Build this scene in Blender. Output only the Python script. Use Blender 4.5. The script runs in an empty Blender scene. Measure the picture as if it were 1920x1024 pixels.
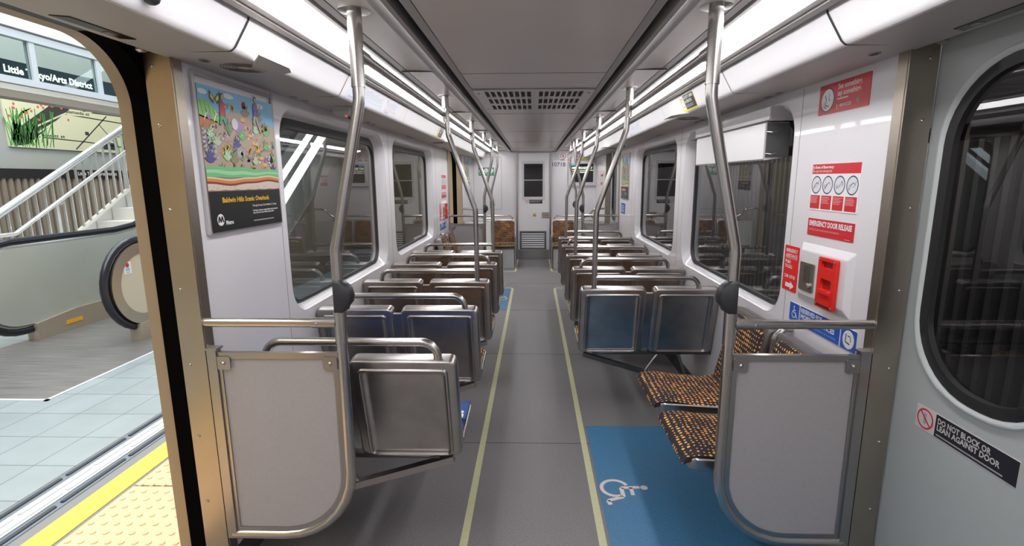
import bpy, bmesh, math, random
from mathutils import Vector, Matrix
C = bpy.context.scene.collection
random.seed(7)
PI = math.pi

# ------------------------------------------------------------------ materials
MATS = {}
def pm(name, col, rough=.5, metal=0., emit=0., coat=0., noise=0., nscale=40., bump=0., stretch=None, spec=None):
    if name in MATS: return MATS[name]
    m = bpy.data.materials.new(name); m.use_nodes = True
    nt = m.node_tree; b = nt.nodes['Principled BSDF']
    b.inputs['Base Color'].default_value = (*col, 1)
    b.inputs['Roughness'].default_value = rough
    b.inputs['Metallic'].default_value = metal
    if spec is not None: b.inputs['Specular IOR Level'].default_value = spec
    if coat:
        b.inputs['Coat Weight'].default_value = coat; b.inputs['Coat Roughness'].default_value = .025
    if emit:
        b.inputs['Emission Color'].default_value = (*col, 1); b.inputs['Emission Strength'].default_value = emit
    if noise or bump:
        tc = nt.nodes.new('ShaderNodeTexCoord'); mp = nt.nodes.new('ShaderNodeMapping'); nz = nt.nodes.new('ShaderNodeTexNoise')
        nt.links.new(tc.outputs['Object'], mp.inputs[0]); nt.links.new(mp.outputs[0], nz.inputs['Vector'])
        mp.inputs['Scale'].default_value = stretch or (1, 1, 1)
        nz.inputs['Scale'].default_value = nscale; nz.inputs['Detail'].default_value = 4
        if noise:
            r = nt.nodes.new('ShaderNodeMapRange'); r.inputs[1].default_value = .3; r.inputs[2].default_value = .7
            r.inputs[3].default_value = 1 - noise; r.inputs[4].default_value = 1 + noise
            mx = nt.nodes.new('ShaderNodeVectorMath'); mx.operation = 'SCALE'
            mx.inputs[0].default_value = col
            nt.links.new(nz.outputs[0], r.inputs[0]); nt.links.new(r.outputs[0], mx.inputs['Scale'])
            nt.links.new(mx.outputs[0], b.inputs['Base Color'])
        if bump:
            bp = nt.nodes.new('ShaderNodeBump'); bp.inputs['Strength'].default_value = bump; bp.inputs['Distance'].default_value = .002
            nt.links.new(nz.outputs[0], bp.inputs['Height']); nt.links.new(bp.outputs[0], b.inputs['Normal'])
    MATS[name] = m
    return m

def glass(name, tint, refl=.05):
    m = bpy.data.materials.new(name); m.use_nodes = True; nt = m.node_tree; nt.nodes.clear()
    o = nt.nodes.new('ShaderNodeOutputMaterial'); mix = nt.nodes.new('ShaderNodeMixShader')
    t = nt.nodes.new('ShaderNodeBsdfTransparent'); g = nt.nodes.new('ShaderNodeBsdfGlossy')
    lw = nt.nodes.new('ShaderNodeLayerWeight'); lw.inputs[0].default_value = .5
    pw = nt.nodes.new('ShaderNodeMath'); pw.operation = 'POWER'; pw.inputs[1].default_value = 4.
    f = nt.nodes.new('ShaderNodeMath'); f.operation = 'MULTIPLY_ADD'; f.inputs[1].default_value = .9; f.inputs[2].default_value = refl
    t.inputs[0].default_value = (*tint, 1); g.inputs['Roughness'].default_value = .01
    nt.links.new(lw.outputs['Facing'], pw.inputs[0]); nt.links.new(pw.outputs[0], f.inputs[0])
    nt.links.new(f.outputs[0], mix.inputs[0]); nt.links.new(t.outputs[0], mix.inputs[1]); nt.links.new(g.outputs[0], mix.inputs[2])
    nt.links.new(mix.outputs[0], o.inputs[0]); MATS[name] = m
    return m

def fabric(name, a, b_, base=(.034, .031, .042), scale=47., dots=((.82, .27, .04), (.85, .52, .12))):
    """dark cloth with rows of orange and yellow oval dots; a, b_ = the local axes the pattern lies in"""
    m = bpy.data.materials.new(name); m.use_nodes = True; nt = m.node_tree; b = nt.nodes['Principled BSDF']
    b.inputs['Roughness'].default_value = .9
    b.inputs['Specular IOR Level'].default_value = .2
    L = nt.links.new; N = nt.nodes.new
    tc = N('ShaderNodeTexCoord'); sp = N('ShaderNodeSeparateXYZ'); cb = N('ShaderNodeCombineXYZ')
    L(tc.outputs['Object'], sp.inputs[0]); L(sp.outputs[a], cb.inputs[0]); L(sp.outputs[b_], cb.inputs[1])
    mp = N('ShaderNodeMapping'); mp.inputs['Scale'].default_value = (1.08, .95, 1); L(cb.outputs[0], mp.inputs[0])
    v = N('ShaderNodeTexVoronoi'); v.voronoi_dimensions = '2D'; v.inputs['Scale'].default_value = scale; v.inputs['Randomness'].default_value = .24
    L(mp.outputs[0], v.inputs['Vector'])
    s2 = N('ShaderNodeSeparateXYZ'); L(v.outputs['Color'], s2.inputs[0])
    nz = N('ShaderNodeTexNoise'); nz.inputs['Scale'].default_value = 9; L(cb.outputs[0], nz.inputs['Vector'])
    mr = N('ShaderNodeMapRange'); mr.inputs[1].default_value = .35; mr.inputs[2].default_value = .65; mr.inputs[3].default_value = .11; mr.inputs[4].default_value = .24
    L(nz.outputs[0], mr.inputs[0])
    ad = N('ShaderNodeMath'); ad.operation = 'MULTIPLY_ADD'; ad.inputs[1].default_value = .14; L(s2.outputs[0], ad.inputs[0]); L(mr.outputs[0], ad.inputs[2])
    lt = N('ShaderNodeMath'); lt.operation = 'LESS_THAN'; L(v.outputs['Distance'], lt.inputs[0]); L(ad.outputs[0], lt.inputs[1])
    mc = N('ShaderNodeMix'); mc.data_type = 'RGBA'; mc.inputs['A'].default_value = (*dots[0], 1); mc.inputs['B'].default_value = (*dots[1], 1); L(s2.outputs[1], mc.inputs['Factor'])
    md = N('ShaderNodeMix'); md.data_type = 'RGBA'; md.inputs['A'].default_value = (*base, 1); L(mc.outputs['Result'], md.inputs['B']); L(lt.outputs[0], md.inputs['Factor'])
    L(md.outputs['Result'], b.inputs['Base Color']); MATS[name] = m
    return m

WHITE = pm('white wall panel', (.78, .755, .775), .38, coat=.32, noise=.015, nscale=3)
WHITE2 = pm('white moulded panel', (.79, .775, .785), .32)
REVEAL = pm('white window surround', (.74, .725, .745), .25, coat=.3)
CEIL = pm('off white ceiling panel', (.62, .57, .54), .27, noise=.02, nscale=4)
CEILS = pm('grey ceiling trim', (.42, .395, .38), .4, metal=.3)
SOFF = pm('warm grey soffit', (.50, .47, .45), .5)
DEEP = pm('deep black seal', (.0015, .0015, .0015), .9, spec=.04)
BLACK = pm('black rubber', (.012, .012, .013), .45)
DARKGAP = pm('dark joint', (.02, .02, .02), .8)
STEEL = pm('brushed stainless steel', (.40, .38, .365), .3, metal=1, bump=.12, nscale=60, stretch=(1, 1, .06))
PANEL_STEEL = pm('worn seat back steel', (.40, .375, .36), .33, metal=1, noise=.14, nscale=7, bump=.04)
TUBE = pm('satin steel tube', (.44, .42, .40), .27, metal=1)
POST = pm('door post steel', (.43, .38, .32), .34, metal=1, noise=.05, nscale=5)
DARKST = pm('dark painted steel', (.10, .095, .09), .35, metal=.7)
SCREENP = pm('light grey divider panel', (.36, .34, .34), .5, noise=.03, nscale=120)
GREY_DOOR = pm('grey green door paint', (.42, .45, .44), .38)
DIFF = pm('lit diffuser', (1, .985, 1), .5, emit=14.)
GLASS = glass('tinted side glass', (.62, .62, .62))
GLASSD = glass('dark tinted glass', (.4, .4, .4))
GLASSC = glass('clear canopy glass', (.82, .90, .90), .03)
PLASTIC = pm('black plastic', (.025, .026, .03), .4)
RED = pm('red print', (.62, .02, .03), .35)
RED2 = pm('bright red paint', (.80, .02, .012), .35)
PW = pm('white print', (.85, .85, .85), .4)
PK = pm('black print', (.012, .012, .018), .4)
PB = pm('blue print', (.02, .10, .50), .4)
PLB = pm('light blue print', (.25, .6, .85), .4)
PN = pm('navy print', (.03, .05, .14), .4)
PY = pm('yellow print', (.9, .66, .02), .4)
PG = pm('green print', (.0, .32, .14), .4)
PGREY = pm('grey print', (.35, .35, .38), .5)
FAB_XY = fabric('dotted seat cloth', 0, 1)
FAB_XZ = fabric('dotted back cloth', 0, 2)
FAB_BLUE = pm('blue priority seat cloth', (.03, .09, .30), .8, noise=.2, nscale=120, stretch=(3, .05, 1))

# ------------------------------------------------------------------ objects
def tag(o, label=None, cat=None, group=None, kind=None):
    if label: o['label'] = label
    if cat: o['category'] = cat
    if group: o['group'] = group
    if kind: o['kind'] = kind
    return o
def thing(name, label, cat, loc=(0, 0, 0), rz=0, group=None, kind=None):
    o = bpy.data.objects.new(name, None); C.objects.link(o); o.location = loc; o.rotation_euler = (0, 0, rz)
    o.empty_display_size = .05
    return tag(o, label, cat, group, kind)
def structure(name):
    o = bpy.data.objects.new(name, None); C.objects.link(o); o['kind'] = 'structure'; return o
def link(name, me, mat, parent=None, smooth=False, autos=None):
    o = bpy.data.objects.new(name, me); C.objects.link(o)
    if mat and not me.materials: me.materials.append(mat)
    if smooth:
        for p in me.polygons: p.use_smooth = True
        if autos is not None: me.set_sharp_from_angle(angle=math.radians(autos))
    if parent: o.parent = parent
    return o
def copy_tree(o, parent=None):
    c = o.copy(); C.objects.link(c); c.parent = parent
    for ch in [x for x in bpy.data.objects if x.parent == o]: copy_tree(ch, c)
    return c

class MB:
    def __init__(s): s.bm = bmesh.new()
    def box(s, a, b, mi=0, M=None):
        x0, y0, z0 = a; x1, y1, z1 = b
        vs = [s.bm.verts.new(p) for p in ((x0,y0,z0),(x1,y0,z0),(x1,y1,z0),(x0,y1,z0),(x0,y0,z1),(x1,y0,z1),(x1,y1,z1),(x0,y1,z1))]
        if M:
            for v in vs: v.co = M @ v.co
        for f in ((0,3,2,1),(4,5,6,7),(0,1,5,4),(1,2,6,5),(2,3,7,6),(3,0,4,7)):
            s.bm.faces.new([vs[i] for i in f]).material_index = mi
        return s
    def bar(s, p, q, w, h, up=(0, 0, 1)):
        p, q = Vector(p), Vector(q); d = (q - p); L = d.length; d.normalize()
        sd = d.cross(Vector(up)).normalized(); u = sd.cross(d)
        M = Matrix((( d.x, sd.x, u.x, p.x), (d.y, sd.y, u.y, p.y), (d.z, sd.z, u.z, p.z), (0, 0, 0, 1)))
        return s.box((0, -w/2, -h/2), (L, w/2, h/2), M=M)
    def tube(s, pts, r, seg=14, fil=0., caps=True, radii=None):
        pts = [Vector(p) for p in pts]
        if fil:
            out = [pts[0]]
            for i in range(1, len(pts) - 1):
                f = fil[i-1] if isinstance(fil, (list, tuple)) else fil
                a = (pts[i-1] - pts[i]); b = (pts[i+1] - pts[i]); la, lb = a.length, b.length; a.normalize(); b.normalize()
                ang = a.angle(b)
                t = min(f / math.tan(ang/2) if ang < PI - .001 else 0, la*.49 if i > 1 else la*.95, lb*.49 if i < len(pts)-2 else lb*.95)
                if t < 1e-5: out.append(pts[i]); continue
                rr_ = t * math.tan(ang/2); bis = (a + b).normalized(); c = pts[i] + bis * (rr_ / math.sin(ang/2))
                A = pts[i] + a*t - c; B = pts[i] + b*t - c; tot = A.angle(B); n = max(3, int(tot / .2))
                ax = A.cross(B).normalized()
                for k in range(n + 1): out.append(c + Matrix.Rotation(tot*k/n, 3, ax) @ A)
            out.append(pts[-1]); pts = out
        prev = None; ringsl = []
        t0 = (pts[1] - pts[0]).normalized()
        nrm = t0.orthogonal().normalized()
        for i, p in enumerate(pts):
            if i == 0: t = t0
            elif i == len(pts) - 1: t = (pts[i] - pts[i-1]).normalized()
            else: t = ((pts[i+1] - pts[i]).normalized() + (pts[i] - pts[i-1]).normalized()).normalized()
            nrm = (nrm - t * nrm.dot(t)).normalized(); bi = t.cross(nrm)
            rad = radii[i] if radii else r
            ring = [s.bm.verts.new(p + (nrm*math.cos(2*PI*k/seg) + bi*math.sin(2*PI*k/seg)) * rad) for k in range(seg)]
            if prev:
                for k in range(seg): s.bm.faces.new((prev[k], prev[(k+1) % seg], ring[(k+1) % seg], ring[k]))
            elif caps: s.bm.faces.new(ring[::-1])
            prev = ring
        if caps: s.bm.faces.new(prev)
        return s
    def lathe(s, prof, M=Matrix(), seg=24, closed=True):
        prev = None
        for r, z in prof:
            ring = [s.bm.verts.new(M @ Vector((r*math.cos(2*PI*k/seg), r*math.sin(2*PI*k/seg), z))) for k in range(seg)]
            if prev:
                for k in range(seg): s.bm.faces.new((prev[k], prev[(k+1) % seg], ring[(k+1) % seg], ring[k]))
            elif closed: s.bm.faces.new(ring[::-1])
            prev = ring
        if closed: s.bm.faces.new(prev)
        return s
    def loops(s, loops, cap0=True, cap1=True, closed=True, mi=0):
        prev = None
        for lp in loops:
            ring = [s.bm.verts.new(p) for p in lp]; n = len(ring)
            if prev:
                for k in range(n if closed else n - 1): s.bm.faces.new((prev[k], prev[(k+1) % n], ring[(k+1) % n], ring[k])).material_index = mi
            elif cap0: s.bm.faces.new(ring[::-1]).material_index = mi
            prev = ring
        if cap1: s.bm.faces.new(prev).material_index = mi
        return s
    def poly(s, pts, mi=0):
        s.bm.faces.new([s.bm.verts.new(p) for p in pts]).material_index = mi; return s
    def add(s, me, M=Matrix(), mi=0):
        n = len(s.bm.verts); nf = len(s.bm.faces); s.bm.from_mesh(me); s.bm.verts.ensure_lookup_table(); s.bm.faces.ensure_lookup_table()
        for v in s.bm.verts[n:]: v.co = M @ v.co
        for f in s.bm.faces[nf:]: f.material_index = mi
        return s
    def build(s, name, mat=None, parent=None, smooth=False, autos=35, fix=True):
        if fix: bmesh.ops.recalc_face_normals(s.bm, faces=s.bm.faces)
        me = bpy.data.meshes.new(name); s.bm.to_mesh(me); s.bm.free()
        if isinstance(mat, (list, tuple)):
            for m in mat: me.materials.append(m)
            mat = None
        return link(name, me, mat, parent, smooth, autos)

def rr(cx, cy, w, h, r, n=6):
    r = max(min(r, w/2 - 1e-4, h/2 - 1e-4), 1e-4); out = []
    for (sx, sy, a0) in ((1, 1, 0), (-1, 1, PI/2), (-1, -1, PI), (1, -1, 1.5*PI)):
        for k in range(n + 1):
            a = a0 + (PI/2)*k/n
            out.append((cx + sx*(w/2 - r) + r*math.cos(a), cy + sy*(h/2 - r) + r*math.sin(a)))
    return out
def shape2d(outlines, t=0., bevel=0.):
    """a flat shape with holes, thickness t, centred on z = 0"""
    cu = bpy.data.curves.new('shape', 'CURVE'); cu.dimensions = '2D'; cu.fill_mode = 'BOTH'; cu.extrude = t/2; cu.bevel_depth = bevel
    for o in outlines:
        sp = cu.splines.new('POLY'); sp.points.add(len(o) - 1); sp.use_cyclic_u = True
        for i, p in enumerate(o): sp.points[i].co = (p[0], p[1], 0, 1)
    ob = bpy.data.objects.new('shape', cu); C.objects.link(ob)
    dg = bpy.context.evaluated_depsgraph_get(); me = bpy.data.meshes.new_from_object(ob.evaluated_get(dg))
    bpy.data.objects.remove(ob); bpy.data.curves.remove(cu)
    return me
TXT = {}
def textmesh(s, bold=0.):
    k = (s, bold)
    if k in TXT: return TXT[k]
    cu = bpy.data.curves.new('t', 'FONT'); cu.body = s; cu.resolution_u = 2; cu.offset = bold
    ob = bpy.data.objects.new('t', cu); C.objects.link(ob)
    dg = bpy.context.evaluated_depsgraph_get(); me = bpy.data.meshes.new_from_object(ob.evaluated_get(dg))
    bpy.data.objects.remove(ob); bpy.data.curves.remove(cu)
    xs = [v.co.x for v in me.vertices] or [0, 1]; ys = [v.co.y for v in me.vertices] or [0, 1]
    TXT[k] = (me, min(xs), max(xs), min(ys), max(ys))
    return TXT[k]

class Print:
    """a printed sheet: flat shapes in thin layers on one mesh. u to the right, v up, origin lower left"""
    def __init__(s, w, h, mat, th=.0012, r=.004):
        s.b = MB(); s.mats = []; s.th = th; s.k = 0; s.w = w; s.h = h
        m = s.mi(mat); o = rr(w/2, h/2, w, h, r, 3)
        s.b.loops([[(x, y, -.004) for x, y in o], [(x, y, th) for x, y in o]], mi=m)
    def mi(s, m):
        if m not in s.mats: s.mats.append(m)
        return s.mats.index(m)
    def z(s, l): return s.th + .0003*l
    def rect(s, x0, y0, x1, y1, m, l=1, r=0):
        p = rr((x0+x1)/2, (y0+y1)/2, abs(x1-x0), abs(y1-y0), r, 3) if r else ((x0,y0),(x1,y0),(x1,y1),(x0,y1))
        s.b.poly([(x, y, s.z(l)) for x, y in p], s.mi(m)); return s
    def poly(s, pts, m, l=1): s.b.poly([(x, y, s.z(l)) for x, y in pts], s.mi(m)); return s
    def circ(s, x, y, r, m, l=1, ry=None, n=24):
        s.b.poly([(x + r*math.cos(2*PI*k/n), y + (ry or r)*math.sin(2*PI*k/n), s.z(l)) for k in range(n)], s.mi(m)); return s
    def ring(s, x, y, r, w, m, l=1, n=28, a0=0, a1=2*PI):
        full = abs(a1 - a0 - 2*PI) < 1e-6
        A = [a0 + (a1-a0)*k/n for k in range(n + (0 if full else 1))]
        o = [(x + r*math.cos(a), y + r*math.sin(a), s.z(l)) for a in A]; i = [(x + (r-w)*math.cos(a), y + (r-w)*math.sin(a), s.z(l)) for a in A]
        s.b.loops([o, i], False, False, full, s.mi(m)); return s
    def line(s, pts, w, m, l=1):
        for p, q in zip(pts, pts[1:]):
            d = Vector((q[0]-p[0], q[1]-p[1]));
            if d.length < 1e-6: continue
            d.normalize(); n = Vector((-d.y, d.x))*w/2
            s.poly([(p[0]-n.x, p[1]-n.y), (q[0]-n.x, q[1]-n.y), (q[0]+n.x, q[1]+n.y), (p[0]+n.x, p[1]+n.y)], m, l)
        return s
    def text(s, t, x, y, h, m, l=2, w=None, bold=.02, cap=None):
        me, x0, x1, y0, y1 = textmesh(t, bold)
        cy0 = 0 if cap is None else y0
        sy = h/.70; sx = (w/(x1-x0)) if w else sy
        M = Matrix.Translation((x - x0*sx, y, s.z(l))) @ Matrix.Diagonal((sx, sy, 1, 1))
        s.b.add(me, M, s.mi(m)); return s
    def bars(s, x, y, w, h, n, m, l=2, fill=.45):
        """lines of print too small to read"""
        for i in range(n):
            yy = y + h - (i + .5)*h/n; ww = w*random.uniform(.7, 1) if i == n-1 or n > 3 else w
            s.rect(x, yy - fill*h/n/2, x + ww, yy + fill*h/n/2, m, l)
        return s
    def place(s, name, O, U, V, parent=None):
        U = Vector(U).normalized(); V = Vector(V).normalized(); N = U.cross(V)
        ob = s.b.build(name, s.mats, parent, fix=False)
        ob.matrix_world = Matrix(((U.x, V.x, N.x, O[0]), (U.y, V.y, N.y, O[1]), (U.z, V.z, N.z, O[2]), (0, 0, 0, 1)))
        return ob
RU, LU, EU, UP = (0, -1, 0), (0, 1, 0), (1, 0, 0), (0, 0, 1)   # reading direction on right wall, left wall, end wall

# ------------------------------------------------------------------ camera
f_px = 955.
cd = bpy.data.cameras.new('camera'); cam = bpy.data.objects.new('camera', cd); C.objects.link(cam)
cd.sensor_width = 36; cd.sensor_fit = 'HORIZONTAL'; cd.lens = f_px/1920*36; cd.shift_x = -16/1920; cd.clip_start = .02; cd.clip_end = 200
R = ((9.99674956e-01, 9.09336190e-04, -2.54785270e-02), (2.52215534e-02, -1.81183404e-01, 9.83125855e-01), (-3.72229432e-03, -9.83448904e-01, -1.81147446e-01))
cam.matrix_world = Matrix(((R[0][0], -R[0][1], -R[0][2], 0), (R[1][0], -R[1][1], -R[1][2], 0), (R[2][0], -R[2][1], -R[2][2], 1.56), (0, 0, 0, 1)))
bpy.context.scene.camera = cam

YB, YE = -2.6, 10.0          # the car from behind the camera to its end wall
D0, D1 = .44, 1.74           # front doorway
D2, D3 = 7.25, 8.55          # rear doorway
WX = 1.2

# ------------------------------------------------------------------ floor
def floor_material():
    m = bpy.data.materials.new('speckled grey vinyl floor'); m.use_nodes = True; nt = m.node_tree; b = nt.nodes['Principled BSDF']
    N, L = nt.nodes.new, nt.links.new
    tc = N('ShaderNodeTexCoord'); n1 = N('ShaderNodeTexNoise'); n1.inputs['Scale'].default_value = 230; n1.inputs['Detail'].default_value = 3; n1.inputs['Roughness'].default_value = .8
    n2 = N('ShaderNodeTexNoise'); n2.inputs['Scale'].default_value = 2.2
    L(tc.outputs['Object'], n1.inputs['Vector']); L(tc.outputs['Object'], n2.inputs['Vector'])
    cr = N('ShaderNodeValToRGB'); cr.color_ramp.elements[0].position = .36; cr.color_ramp.elements[0].color = (.09, .085, .088, 1)
    cr.color_ramp.elements[1].position = .68; cr.color_ramp.elements[1].color = (.29, .273, .28, 1); L(n1.outputs[0], cr.inputs[0])
    L(cr.outputs[0], b.inputs['Base Color'])
    mr = N('ShaderNodeMapRange'); mr.inputs[3].default_value = .42; mr.inputs[4].default_value = .6; L(n2.outputs[0], mr.inputs[0]); L(mr.outputs[0], b.inputs['Roughness'])
    return m
FLOOR = floor_material()
BLUEF = pm('blue vinyl floor', (.05, .17, .31), .5, noise=.25, nscale=230)
LINE = pm('pale yellow floor line', (.50, .50, .30), .5, noise=.05, nscale=30)
b = MB().box((-1.34, YB, -.12), (1.34, YE + .1, 0)); fl = b.build('floor', FLOOR); tag(fl, kind='structure')
s = MB()
for y in (-.34, 1.245, 2.825, 4.41, 5.995, 7.575, 9.16): s.box((-1.2, y - .0018, 0), (1.2, y + .0018, .0008))
s.build('seam', DARKGAP, fl)
def stripe(pts, w=.034):
    m = MB(); n = len(pts)
    for p, q in zip(pts, pts[1:]): m.bar((p[0], p[1], .0008), (q[0], q[1], .0008), w, .0016)
    m.build('marking_line', LINE, fl)
for sx in (-1, 1):
    stripe([(sx*.303, YB), (sx*.303, 7.20), (sx*.318, 7.245), (sx*.36, 7.262), (sx*1.2, 7.262)])
    stripe([(sx*1.2, 8.60), (sx*.36, 8.60), (sx*.325, 8.62), (sx*.312, 8.66), (sx*.312, YE)])

def wheelchair(p, x, y, s, m, l=1, rot=0):
    """wheelchair symbol, s = height, up along +v"""
    def T(a, b_):
        a, b_ = a*s, b_*s
        return (x + a*math.cos(rot) - b_*math.sin(rot), y + a*math.sin(rot) + b_*math.cos(rot))
    w = .085*s
    A = [math.radians(a) for a in range(112, 385, 12)]
    p.line([T(.38 + .27*math.cos(a), .33 + .27*math.sin(a)) for a in A], w*.9, m, l)
    c = T(.36, .93); p.circ(c[0], c[1], .075*s, m, l)
    p.line([T(.35, .84), T(.37, .46), T(.68, .46), T(.80, .13), T(.93, .17)], w, m, l)
    p.line([T(.36, .66), T(.62, .66)], w*.9, m, l)
for (x0, x1, y0, y1, sx, sy, rot, lab) in ((.335, 1.2, .9, 3.047, .335, 2.475, -PI/2, 'blue floor bay with a white wheelchair symbol in the right foreground'),
                                (-1.2, -.335, 5.998, 7.226, -.34, 6.49, PI/2, 'small far blue floor bay beyond the last left row of seats')):
    p = Print(x1 - x0, y1 - y0, BLUEF, th=.0012, r=.001)
    p.ring(0, 0, .0001, .00005, BLUEF)
    wheelchair(p, sx - x0, sy - y0, .25, pm('worn white floor print', (.62, .56, .52), .6), rot=rot)
    tag(p.place('floor_bay_marking', (x0, y0, 0), EU, LU), lab, 'floor marking', 'blue wheelchair bays')

# ------------------------------------------------------------------ walls
WINS = ((2.45, 4.17, .885, 1.905), (4.40, 6.13, .885, 1.905))
def wall_window_holes(): return [rr((a+b_)/2, (c+d)/2, b_-a, d-c, .15) for a, b_, c, d in WINS]
def yz(sx, x):   # local (x,y,z) -> (X = sx*(x+z), Y = x, Z = y)
    return Matrix(((0, 0, sx, sx*x), (1, 0, 0, 0), (0, 1, 0, 0), (0, 0, 0, 1)))
def rect(a, b_, c, d): return [(a, c), (b_, c), (b_, d), (a, d)]
for sx, nm in ((-1, 'wall_left'), (1, 'wall_right')):
    w = structure(nm)
    for (a, b_, hl) in ((D1, D2, wall_window_holes()), (YB, D0, []), (D3, YE, [])):
        MB().add(shape2d([rect(a, b_, 0, 1.97)] + hl, .028), yz(sx, WX + .014)).build('wall_panel', WHITE, w)
    s = MB()
    for y in (2.40, 4.285, 6.32, 8.9): s.box((sx*(WX - .0006), y - .0016, 0), (sx*(WX + .001), y + .0016, 1.95))
    s.build('panel_joint', pm('soft grey joint', (.25, .24, .25), .6), w)
    s = MB().box((sx*(WX - .012), D1 + .01, 0), (sx*WX, D2 - .01, .1)).build('cove_base', pm('dark floor edge', (.05, .05, .055), .6), w)
    # door head above both doorways
    for (a, b_) in ((D0, D1), (D2, D3)):
        MB().box((sx*1.275, a, 1.995), (sx*1.345, b_, 2.12)).build('door_head', BLACK, w)
n = 0
for sx in (-1, 1):
    for (a, b_, c, d) in WINS:
        n += 1; w = structure('window_%d' % n)
        def L(ins_s, ins_b, ins_t, x, r):
            return [(sx*x, p[0], p[1]) for p in rr((a+b_)/2, (c+ins_b+d-ins_t)/2, b_-a-2*ins_s, d-c-ins_b-ins_t, r)]
        MB().loops([L(-.006, -.006, -.006, WX + .003, .155), L(0, 0, 0, WX - .001, .15), L(.012, .006, .006, WX + .004, .145), L(.05, .014, .02, WX + .03, .13), L(.085, .022, .035, WX + .075, .12), L(.085, .022, .035, WX + .10, .12)], False, False).build('frame', REVEAL, w, True, 60)
        MB().loops([L(.083, .020, .033, WX + .062, .12), L(.088, .024, .038, WX + .056, .118), L(.104, .040, .086, WX + .058, .11), L(.108, .044, .090, WX + .074, .11)], False, False).build('gasket', BLACK, w, True, 60)
        MB().loops([L(.10, .036, .05, WX + .07, .11), L(.10, .036, .05, WX + .076, .11)]).build('pane', GLASS, w)
# outer body plate round each left doorway, with its rounded opening, and dark pocket behind the posts
for sx in (-1, 1):
    for i, (a, b_) in enumerate(((D0, D1), (D2, D3))):
        t = structure('trim_%d' % (1 + i + (0 if sx < 0 else 2)))
        if sx < 0:
            hole = rr((a+b_)/2, 1.0, b_ - a + .03, 1.98 + .4, .20, 18)
            hole = [(x, y - .195) for x, y in hole]
            MB().add(shape2d([rect(a - .35, b_ + .35, -.35, 2.3), hole], .05), yz(sx, 1.372)).build('body_frame', pm('tan body frame', (.34, .26, .17), .4, metal=.2), t)
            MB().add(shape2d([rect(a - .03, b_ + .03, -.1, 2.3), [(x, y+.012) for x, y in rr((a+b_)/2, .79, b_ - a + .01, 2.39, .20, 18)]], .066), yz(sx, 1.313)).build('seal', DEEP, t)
            MB().box((-1.42, a, -.10), (-1.2, b_, -.004)).build('threshold', STEEL, t)
        for y, dy in ((a, -1), (b_, 1)):
            m = MB()
            z1 = 1.985
            m.box((sx*1.188, y - .008 if dy > 0 else y - .02, 0), (sx*1.277, y + .02 if dy > 0 else y + .008, z1))
            m.box((sx*1.186, y - (.0 if dy > 0 else .045), 0), (sx*1.2, y + (.045 if dy > 0 else 0), z1))
            m.build('door_post', POST, t)
            m = MB()
            for z in (.1, .35, .62, .9, 1.18, 1.46, 1.74, 1.93):
                m.lathe([(.006, 0), (.006, .002), (.003, .004)], Matrix.Translation((sx*1.25, y - .008*dy, z)) @ Matrix.Rotation(PI/2*dy, 4, 'X'), 10)
            m.build('screw', TUBE, t, True)
# ------------------------------------------------------------------ doors on the right
def door_leaf(nm, a, b_, stick=False):
    d = structure(nm); x = 1.285
    hole = rr((a+b_)/2, 1.393, b_-a-.145, .995, .235, 10)
    MB().add(shape2d([rect(a + .002, b_ - .002, .012, 1.99), hole], .03), yz(1, x + .015)).build('leaf', GREY_DOOR, d)
    def L(i, xx, r): return [(xx, p[0], p[1]) for p in rr((a+b_)/2, 1.393, b_-a-.145-2*i, .995-2*i, r, 10)]
    MB().loops([L(-.026, x + .001, .26), L(-.018, x - .012, .25), L(-.008, x - .012, .24), L(.004, x + .004, .23)], False, False).build('window_rim', pm('pale green grey rim', (.50, .53, .53), .3), d, True, 60)
    MB().loops([L(-.004, x + .002, .235), L(0, x - .006, .235), L(.032, x - .004, .205), L(.036, x + .012, .2)], False, False).build('gasket', BLACK, d, True, 60)
    MB().loops([L(.02, x + .012, .2), L(.02, x + .018, .2)]).build('pane', GLASSD, d)
door_leaf('door_1', 1.09, D1); door_leaf('door_2', D0, 1.09); door_leaf('door_3', D2, 7.9); door_leaf('door_4', 7.9, D3)
m = MB()
# ------------------------------------------------------------------ ceiling
def ribbon(name, prof, mat, parent, y0=YB, y1=YE, both=True):
    m = MB()
    for sx in ((-1, 1) if both else (1,)):
        m.loops([[(sx*x, y0, z) for x, z in prof], [(sx*x, y1, z) for x, z in prof]], False, False, False)
    return m.build(name, mat, parent, True, 25)
ce = structure('ceiling')
MB().box((-1.3, YB - .1, 2.16), (1.3, YE + .1, 2.22)).build('roof', SOFF, ce)
MB().loops([[(x, y, z) for x, z in ((-.362, 2.08), (.362, 2.08), (.362, 2.09), (-.362, 2.09))] for y in (YB, YE)]).build('centre_panel', CEIL, ce)
ribbon('panel_edge', [(.362, 2.085), (.3645, 2.085), (.3645, 2.078), (.396, 2.078), (.396, 2.125)], CEILS, ce)
ribbon('air_slot', [(.396, 2.125), (.43, 2.125)], BLACK, ce)
ribbon('slot_liner', [(.396, 2.09), (.402, 2.10), (.402, 2.125)], BLACK, ce)
ribbon('slot_trim', [(.43, 2.125), (.43, 2.074), (.445, 2.070), (.452, 2.073), (.475, 2.076), (.492, 2.076), (.494, 2.09)], CEILS, ce)
ribbon('side_panel', [(.494, 2.092), (.60, 2.098), (.635, 2.098)], CEIL, ce)
ribbon('joint', [(.635, 2.098), (.635, 2.106), (.639, 2.106), (.639, 2.098)], DARKGAP, ce)
ribbon('light_edge', [(.639, 2.098), (.668, 2.097), (.672, 2.104), (.678, 2.104), (.682, 2.094), (.699, 2.094), (.699, 2.13)], CEILS, ce)
ribbon('light_tray', [(.699, 2.13), (.831, 2.11), (.832, 2.076)], CEILS, ce)
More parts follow.
